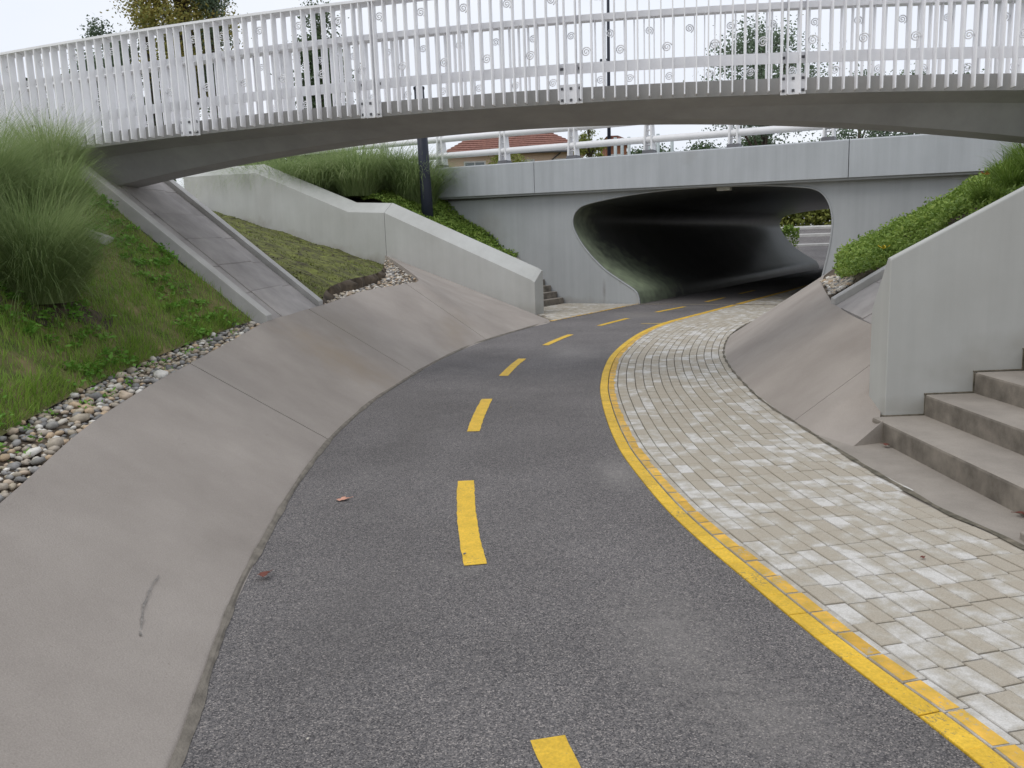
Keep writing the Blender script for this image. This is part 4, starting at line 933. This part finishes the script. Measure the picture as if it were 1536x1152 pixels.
# tall ornamental grass
def tall_clump(nb, rad, ln0, ln1, w0=.004, w1=.008, curl0=.8, curl1=2.2, seg=6):
    a = rng.uniform(0, 6.28, nb); r = rad * np.sqrt(rng.uniform(0, 1, nb)); base = np.stack([np.cos(a) * r, np.sin(a) * r, np.zeros(nb)], 1)
    hd = a + rng.normal(0, .5, nb); ln = rng.uniform(ln0, ln1, nb)
    return base, ln, hd, rng.uniform(.02, .45, nb) + r / rad * .22, rng.uniform(curl0, curl1, nb), rng.uniform(w0, w1, nb), seg
def clump_obj(name, loc, args, label, group=None, m='tallgrass'):
    base, ln, hd, le, cu, w, seg = args
    o = ribbons('blades', base, ln, hd, le, cu, w, M[m], None, seg=seg); e = empty(name, loc); o.parent = e
    tag(e, label, 'grass', group); return e
def zl(x, y):
    d = np.linalg.norm(lawn.G[..., :2] - np.array([x, y]), axis=-1); i = np.unravel_index(np.argmin(d), d.shape); return float(lawn.G[i][2])
def big_clump(nb, rad, l0, l1):
    base, ln, hd, le, cu, w, seg = tall_clump(nb, rad, l0, l1, .003, .0062, .7, 2.3, 7)
    le = np.abs(rng.normal(.0, .42, nb)) + .05; ln = ln * (1 - .25 * np.clip(le, 0, 1)); return base, ln, hd, le, cu, w, seg
for (x, y, nb, rad, l0, l1, lab) in ((-3.72, 6.55, 6500, .26, .65, 1.25, 'big feathery clump of tall ornamental grass on the lawn bank'),
                                (-4.45, 7.1, 4500, .30, .65, 1.2, 'tall ornamental grass behind the big feathery clump'),
                                (-4.15, 5.75, 4000, .28, .7, 1.2, 'tall ornamental grass on the lawn bank beside the big feathery clump'),
                                (-4.42, 8.25, 2600, .22, .55, 1.0, 'low arching grass clump beside the slab chute kerb'),
                                (-4.75, 8.95, 2600, .24, .5, .95, 'low arching grass clump under the left end of the footbridge')):
    c_ = clump_obj('grass_clump', (x, y, zl(x, y) - .03), big_clump(nb, rad, l0, l1), lab)
# bare soil mound under the clump
b = MB(); V = [(-3.75, 6.62, zl(-3.75, 6.62) + .05)]
for k in range(28):
    a = k / 28 * 6.283; r = .40 + .07 * math.sin(3 * a) + .05 * math.sin(7 * a + 1); x, y = -3.72 + math.cos(a) * r, 6.62 + math.sin(a) * r * 1.5; V.append((x, y, zl(x, y) - .0))
b.add(V, [(0, 1 + k, 1 + (k + 1) % 28) for k in range(28)]); b.build('bare_soil', M['soil'], lawn_o, smooth=True)
# clumps on the bank behind the left wall
protos = [ribbons('blades', *[a for a in tall_clump(1300, .38, .7, 1.6, .008, .016, 1.2, 2.8, 6)[:6]], M['tallgrass'], None, seg=6).data for _ in range(3)]
for o in [o for o in C.objects if o.name.startswith('blades') and o.parent is None]: bpy.data.objects.remove(o)
spots = []
for i in range(9):
    for j in range(4):
        s = -5.6 - i * .95 + random.uniform(-.3, .3); off = -2.15 + j * .6 + random.uniform(-.2, .2)
        if s > (-6.9 if off < -1.5 else -6.2): continue
        spots.append((s, off))
for s, off in spots:
    p = pp(s, off, min(zbank(s), 3.2) - .12); e = empty('grass_clump', p, random.uniform(0, 6.28)); k = random.uniform(1.15, 1.55); e.scale = (k * .9, k * .9, k)
    o = bpy.data.objects.new('blades', random.choice(protos)); C.objects.link(o); o.parent = e
    tag(e, 'tall green grass clump massed behind the long pale retaining wall', 'grass', 'grass clumps behind the retaining wall')
# ground cover by the portal steps
def cover(name, pts, h, size, m, flat=.45, dens=1):
    P = pts + np.stack([rng.normal(0, .03, len(pts)), rng.normal(0, .03, len(pts)), np.abs(rng.normal(0, h, len(pts)))], 1)
    return tag(soup(name, leafquads(P, rng.uniform(size * .6, size * 1.3, len(P)), flat=flat), M[m]), kind='stuff')
def lumps(P, amp, f, seed): P = P.copy(); P[:, 2] += amp * (smoothnoise(P, f, seed) * .5 + .6) * 1.0; return P
pb = bk.sample(30000, .25, 1.0, .06, .50); cover('ground_cover', lumps(pb, .18, 2.0, 3), .05, .075, 'cover'); tag(C.objects['ground_cover'], 'dense green ground cover on the bank against the portal wall', 'plants')
pb = rb2.sample(60000, .06, 1.0, .0, .75); cover('ground_cover', lumps(pb, .20, 2.6, 6), .06, .055, 'cover', flat=.3); 
pb = rb3.sample(14000); cover('ground_cover', lumps(pb, .12, 3, 8), .05, .055, 'cover', flat=.3)
pb = rb1.sample(5000, .05, 1); cover('ground_cover', lumps(pb, .06, 3, 8), .03, .06, 'cover')
# day lilies along the right bank
lily_me = ribbons('blades', *tall_clump(240, .14, .35, .75, .012, .02, .8, 1.9, 5)[:6], M['lily'], None, seg=5); lme = lily_me.data; bpy.data.objects.remove(lily_me)
lilp = [(rb3, .1, .3), (rb3, .3, .6), (rb3, .6, .4), (rb3, .8, .7), (rb3, .5, .85), (rb3, .9, .2), (rb3, .15, .75)]
lil = [(.02, .62), (.03, .70), (.04, .78), (.06, .86), (.08, .94), (.10, .66), (.12, .76), (.14, .86), (.18, .72), (.2, .9), (.24, .8), (.3, .9), (.02, .54), (.1, .97), (.05, .9)]
for k, (pa_, u_, v_) in enumerate([(rb2, *q) for q in lil] + lilp):
    p = pa_.at(np.array([u_]), np.array([v_]))[0]; e = empty('day_lily', (p[0], p[1], p[2] + .1), random.uniform(0, 6.28)); kk = random.uniform(.75, 1.05) * (.42 if pa_ is rb3 else .85); e.scale = (kk,) * 3
    o = bpy.data.objects.new('leaves', lme); C.objects.link(o); o.parent = e
    tag(e, 'yellow-green day lily tuft on the planted bank above the wedge wall', 'plant', 'day lilies on the planted bank')
def flower(p, m, lab, h=.0):
    e = empty('flower', p); b = MB()
    for k in range(6):
        a = k / 6 * 6.283; d = Vector((math.cos(a), math.sin(a), .5)); sd = Vector((-math.sin(a), math.cos(a), 0)) * .022
        b.add([(0, 0, 0), d * .05 + sd, d * .085 + Vector((0, 0, .01)), d * .05 - sd], [(0, 1, 2, 3)])
    b.build('petals', m, e); b = MB(); b.tube([(0, 0, -.45), (.01, 0, -.2), (0, 0, 0)], .004, 5); b.build('stem', M['lily'], e); tag(e, lab, 'flower')
flower((6.26, 11.0, 2.29), M['flower_o'], 'orange lily bloom standing clear above the planted bank')
flower((4.66, 10.35, 1.40), M['flower_y'], 'yellow bloom low in the ground cover beside the wedge wall')

# trees and hedges
def tree(name, loc, h, crown, m, label, group=None, trunk_h=.35, nclump=60, leaves=90, leaf=.22, colum=False, sparse=0, gap=0.0):
    LV = leaves; e = empty(name, loc); rx, rz = crown; tr = MB(); zc = h - rz
    pts = [(0, 0, -.3), (random.uniform(-.1, .1), random.uniform(-.1, .1), h * .4), (random.uniform(-.2, .2), random.uniform(-.2, .2), h * .92)]
    r0 = .02 * h + .06; tr.tube(pts, [r0, r0 * .65, r0 * .12], 8); Q = []
    for k in range(nclump):
        d = rng.normal(size=3); d /= np.linalg.norm(d); rr = rng.uniform(.35, 1.0) ** .6
        c = np.array([d[0] * rx * rr, d[1] * rx * rr, zc + d[2] * rz * rr])
        if not colum: c[:2] *= 1 - .25 * max(0, d[2])
        if k % 4 == 0: tr.tube([(0, 0, max(h * trunk_h * .7, c[2] - rx * .8)), tuple(c * np.array([.6, .6, 1]) + np.array([0, 0, -.1])), tuple(c)], [r0 * .35, r0 * .2, r0 * .06], 5)
        sg = rx * (.17 if not colum else .28) * rng.uniform(.7, 1.3); leaves = int(LV * 2.6); P = c + rng.normal(0, 1, (leaves, 3)) * np.array([sg, sg, sg * .8]); Q.append(leafquads(P, rng.uniform(leaf * .4, leaf * .8, leaves), flat=.25))
    tr.build('trunk', M['bark'], e, smooth=True); soup('crown', np.concatenate(Q), M[m], e); tag(e, label, 'tree', group); return e
def hedge_row(name, p0, p1, h, th, m, label, cat_='hedge', n=9000, leaf=.22, z0=3.0):
    p0, p1 = np.array(p0, float), np.array(p1, float); e = empty(name, (*((p0 + p1) / 2), z0)); d = p1 - p0; nn = np.array([-d[1], d[0]]) / np.linalg.norm(d)
    t = rng.uniform(-.5, .5, n); w = rng.uniform(-1, 1, n) * th; hh = h * (.85 + .22 * np.sin(t * 31 + np.sin(t * 13) * 2) * .5 + .1 * np.sin(t * 77)); z = hh * (1 - rng.uniform(0, 1, n) ** 2.2)
    P = np.stack([d[0] * t + nn[0] * w, d[1] * t + nn[1] * w, z], 1); soup('foliage', leafquads(P, rng.uniform(leaf * .6, leaf * 1.4, n), flat=.3), M[m], e); 
    b = MB()
    for k in range(int(np.linalg.norm(d) / 1.5)):
        tt = (k + .5) / int(np.linalg.norm(d) / 1.5) - .5; b.tube([(d[0] * tt, d[1] * tt, -.2), (d[0] * tt + .1, d[1] * tt, h * .75)], [.06, .02], 5)
    tag(b.build('stems', M['bark'], e), kind='stuff'); tag(e, label, cat_); return e
tree('cypress', (-9.3, 45, 3.0), 10.9, (1.25, 5.2), 'tree_dark', 'tall dark columnar tree seen through the bridge railing', nclump=90, leaves=110, leaf=.26, colum=True)
tree('broadleaf_tree', (-20.3, 45, 3.0), 10.6, (1.7, 2.6), 'tree_blue', 'small cool-green tree with a rounded top behind the bridge end', nclump=45, leaves=70, leaf=.26)
tree('poplar', (-18.6, 46, 3.0), 13.5, (.55, 4.8), 'tree_blue', 'thin wispy young tree beside the autumn-coloured tree', nclump=34, leaves=30, leaf=.22, colum=True)
tree('autumn_tree', (-16.7, 46, 3.0), 14.8, (2.6, 4.2), 'tree_autumn', 'yellowing autumn tree rising above the bridge handrail', nclump=110, leaves=90, leaf=.28)
tree('poplar', (-14.7, 45, 3.0), 14.8, (.75, 6.0), 'tree_blue', 'slim upright tree between the autumn tree and the columnar tree', nclump=50, leaves=60, leaf=.24, colum=True)
tree('broadleaf_tree', (14.0, 46, 3.0), 9.9, (3.1, 3.2), 'tree_blue', 'airy green tree behind the middle of the bridge railing', nclump=75, leaves=62, leaf=.28)
hedge_row('hedge', (-34, 48), (-19.5, 50), 8.2, 1.2, 'tree_dark', 'dark green tree belt behind the left end of the bridge', n=30000, leaf=.30)
hedge_row('hedge', (-19, 52), (-10.8, 52), 6.2, 1.0, 'tree_dark', 'dark shrub belt below the autumn-coloured tree', n=17000, leaf=.28)
for x, h, r in ((15.3, 8.6, 3.2), (21.2, 8.0, 3.5), (26.7, 8.9, 3.8), (32.2, 8.0, 3.3)):
    tree('round_tree', (x, 90, 3.0), h, (r, h * .46), 'tree_mid', 'dark rounded tree beyond the road guard rail', 'trees beyond the guard rail', nclump=150, leaves=90, leaf=.50)
for x, h in ((25, 9.6), (28.5, 9.9), (32.5, 9.5)): tree('round_tree', (x, 60, 3.0), h, (2.5, 3.8), 'tree_blue', 'hazy far treetop peeping over the bridge deck', 'far treetops over the deck', nclump=40, leaves=60, leaf=.34)
tree('young_tree', (5.7, 57, 3.0), 6.6, (1.0, 2.0), 'hedge', 'yellow-green young tree beside the tile-roofed house', nclump=26, leaves=70, leaf=.24)
tree('young_tree', (.3, 54, 3.0), 4.6, (1.3, .9), 'hedge', 'low bushy young tree in front of the house wall', nclump=22, leaves=60, leaf=.22)
hedge_row('hedge', (8, 74), (44, 58), 4.2, 1.8, 'hedge', 'yellow-green hedge bank seen through the far tunnel mouth', n=60000, leaf=.36, z0=2.1)
b = MB(); b.add([(6, 73.5, 2.0), (44, 56.5, 2.0), (52, 76, 2.3), (12, 92, 2.3)], [(0, 1, 2, 3)]); tag(b.build('far_lawn', M['lawn']), kind='structure')
hedge_row('shrub', (13.0, 43.6), (15.0, 43.2), 1.1, .5, 'cover', 'green shrub at the edge of the far tunnel mouth', 'shrub', n=1600, leaf=.16, z0=1.0)

# ------------------------------------------------------------------ lamp posts
lp = empty('lamp_post', (-2.13, 23.1, 1.7)); b = MB(); b.tube([(0, 0, 0), (-.03, 0, 1.5), (-.08, 0, 4.1)], [.165, .155, .135], 18); b.build('pole', M['darkmetal'], lp, smooth=True)
b = MB(); b.tube([(-.08, 0, 4.1), (-.08, 0, 4.16), (-.08, 0, 4.2)], [.15, .15, .05], 18); b.build('cap', M['darkmetal'], lp, smooth=True); b = MB(); b.tube([(0, 0, -.1), (0, 0, .05)], .23, 16); b.build('base', M['darkmetal'], lp)
tag(lp, 'thick dark post standing behind the long pale retaining wall', 'post')
lp = empty('lamp_post', (5.52, 45, 3.0)); b = MB(); b.tube([(0, 0, 0), (.05, 0, 6), (.1, 0, 12.6)], [.11, .09, .07], 10); b.build('pole', M['darkmetal'], lp, smooth=True)
b = MB(); b.box((-.45, -.12, 12.5), (.25, .12, 12.65)); b.build('lamp_head', M['darkmetal'], lp); b = MB(); b.box((-.38, -.12, 7.75), (-.05, .1, 7.95)); b.tube([(-.2, 0, 7.95), (.06, 0, 7.95)], .03, 6); b.build('bracket_box', M['darkmetal'], lp)
tag(lp, 'tall thin dark lamp post beyond the footbridge', 'lamp post')
for k, (x, y, h) in enumerate(((5.75, 44, 3.9), (6.15, 44.4, 3.9), (6.45, 44, 3.9), (7.55, 44.5, 4.0), (7.95, 44, 4.0), (8.75, 44.4, 4.0))):
    e = empty('steel_post', (x, y, 3.0)); b = MB(); b.tube([(0, 0, 0), (0, 0, h)], .085, 10); b.build('shaft', M['greymetal'], e, smooth=True); b = MB(); b.box((-.12, -.12, 0), (.12, .12, .04)); b.build('base_plate', M['bolt'], e)
    tag(e, 'pale metal post in the row beyond the road', 'post', 'pale posts beyond the road')

# ------------------------------------------------------------------ houses
def house(name, loc, rz, w, d, he, hr, label, wallm, wins, hip=True):
    e = empty(name, loc, rz); tag(e, label, 'house')
    b = MB(); b.box((0, 0, -.3), (w, d, he)); b.build('wall', wallm, e)
    rf = MB(); ov = .5; x0, x1, y0, y1 = -ov, w + ov, -ov, d + ov; rl = d * .45 if hip else 0
    A_, B_, Cc_, D_ = (x0, y0, he), (x1, y0, he), (x1, y1, he), (x0, y1, he); E1, E2 = (x0 + rl, d / 2, hr), (x1 - rl, d / 2, hr)
    rf.add([A_, B_, Cc_, D_, E1, E2], [(0, 1, 5, 4), (2, 3, 4, 5), (1, 2, 5), (3, 0, 4), (0, 3, 2, 1)]); roof = rf.build('roof', M['roof'], e)
    tl_ = MB(); rows = 14
    for k in range(rows):
        t0, t1 = k / rows, (k + 1) / rows
        for (P0, P1, T0, T1) in (((A_, B_, E1, E2)),):
            a0 = Vector(P0).lerp(Vector(T0), t0); a1 = Vector(P1).lerp(Vector(T1), t0); c0 = Vector(P0).lerp(Vector(T0), t1); c1 = Vector(P1).lerp(Vector(T1), t1); up_ = Vector((0, -.02, .07))
            tl_.add([a0 + up_, a1 + up_, c1 + Vector((0, 0, .015)), c0 + Vector((0, 0, .015)), a0 + Vector((0, 0, .01)), a1 + Vector((0, 0, .01))], [(0, 1, 2, 3), (4, 5, 1, 0)])
    tl_.build('tile_courses', M['roof'], roof)
    for (x, z, ww, hh) in wins:
        b = MB(); b.box((x - .1, -.05, z - .1), (x + ww + .1, .02, z + hh + .1)); wf = b.build('window', M['whiteframe'], e); b = MB(); b.box((x, -.056, z), (x + ww / 2 - .03, -.03, z + hh)); b.box((x + ww / 2 + .03, -.056, z), (x + ww, -.03, z + hh)); b.build('pane', M['glass'], wf)
    b = MB(); b.tube([(w - 1.6, -.12, he - .05), (w - 2.2, -.12, he - .5), (w - 2.2, -.12, 0)], .05, 8); b.build('downpipe', M['bolt'], e)
    b = MB(); b.tube([(x0, y0 - .05, he), (x1, y0 - .05, he)], .08, 8); b.build('gutter', M['bolt'], e)
    return e
house('house', (-4.0, 60, 3.0), R_(2), 9.6, 8, 5.0, 7.4, 'peach-walled house with a red tiled roof beyond the road', M['housewall'], [(1.25, 2.95, 1.35, 1.5), (4.7, 2.95, 1.35, 1.5), (7.6, 2.95, 1.2, 1.5)])
house('house', (12.6, 92, 3.0), 0, 7, 6, 5.5, 8.4, 'far greyish-pink house roof between the dark trees', mat('far_render', (.5, .45, .43)), [(1, 3, 1.2, 1.4), (4, 3, 1.2, 1.4)])
house('house', (7.9, 66, 3.0), 0, 1.6, 4, 6.1, 6.9, 'narrow brick-red building behind the pale posts', M['brick'], [(.4, 4.2, .7, 1)])

# ------------------------------------------------------------------ litter
def leaf(loc, r, m, label, rz, lobes=5):
    e = MB(); V = [(0, 0, .006)]
    for k in range(20):
        a = k / 20 * 6.283; q = r * (.55 + .4 * abs(math.cos(a * lobes / 2))) * (1 if k % 2 else .85); V.append((math.cos(a) * q, math.sin(a) * q * .75, .004 + .008 * abs(math.sin(a * 1.5))))
    e.add(V, [(0, 1 + k, 1 + (k + 1) % 20) for k in range(20)]); e.tube([(r * .5, 0, .006), (r * 1.3, r * .2, .008)], .0016, 4); o = e.build('fallen_leaf', m); o.location = loc; o.rotation_euler = (0, 0, rz); tag(o, label, 'leaf')
leaf((-1.13, 5.20, .003), .055, M['leaf_pink'], 'pale salmon leaf lying on the asphalt', .4)
leaf((-1.27, 3.92, .02), .045, M['leaf_red'], 'dark red curled leaf at the foot of the sloping slab', .9, 3)
leaf((2.80, 6.05, .02), .04, M['leaf_red'], 'brown leaf in the corner under the first step', 1.9, 3)
leaf((2.83, 4.42, .02), .045, M['leaf_red'], 'reddish leaf beside the kerb block at the steps', 2.5, 3)
leaf((1.99, 3.86, .012), .018, M['leaf_red'], 'tiny brown leaf scrap on the paving blocks', .5, 3)
def pebble(loc, r, lab): tag(put_stone(random.choice(pm), loc, r, None, 'pebble'), lab, 'stone')
pebble((-.28, 4.13, .006), .012, 'small dark pebble lying on a yellow centre dash')
pebble((-1.03, 2.49, 0), .008, 'tiny orange pebble near the foot of the sloping slab')
pebble((-.72, 2.52, 0), .006, 'tiny pale pebble alone on the near asphalt')
pebble((-.02, 8.1, 0), .014, 'white pebble between two yellow centre dashes')
sl_ = MB(); sl_.hexa([(-.14, -.12, -.1), (.16, -.16, -.1), (.2, .2, -.1), (-.16, .16, -.1)], [(-.13, -.11, .05), (.15, -.15, .04), (.19, .19, .06), (-.15, .15, .06)]); o = sl_.build('stone_slab', M['kerbstone'], bevel=.01)
o.location = (-4.15, 8.5, zl(-4.15, 8.5) + .0); o.scale = (.8, .8, .6); o.rotation_euler = (0, R_(25), .3); tag(o, 'flat pale stone half sunk in the lawn beside the tall grass', 'stone')
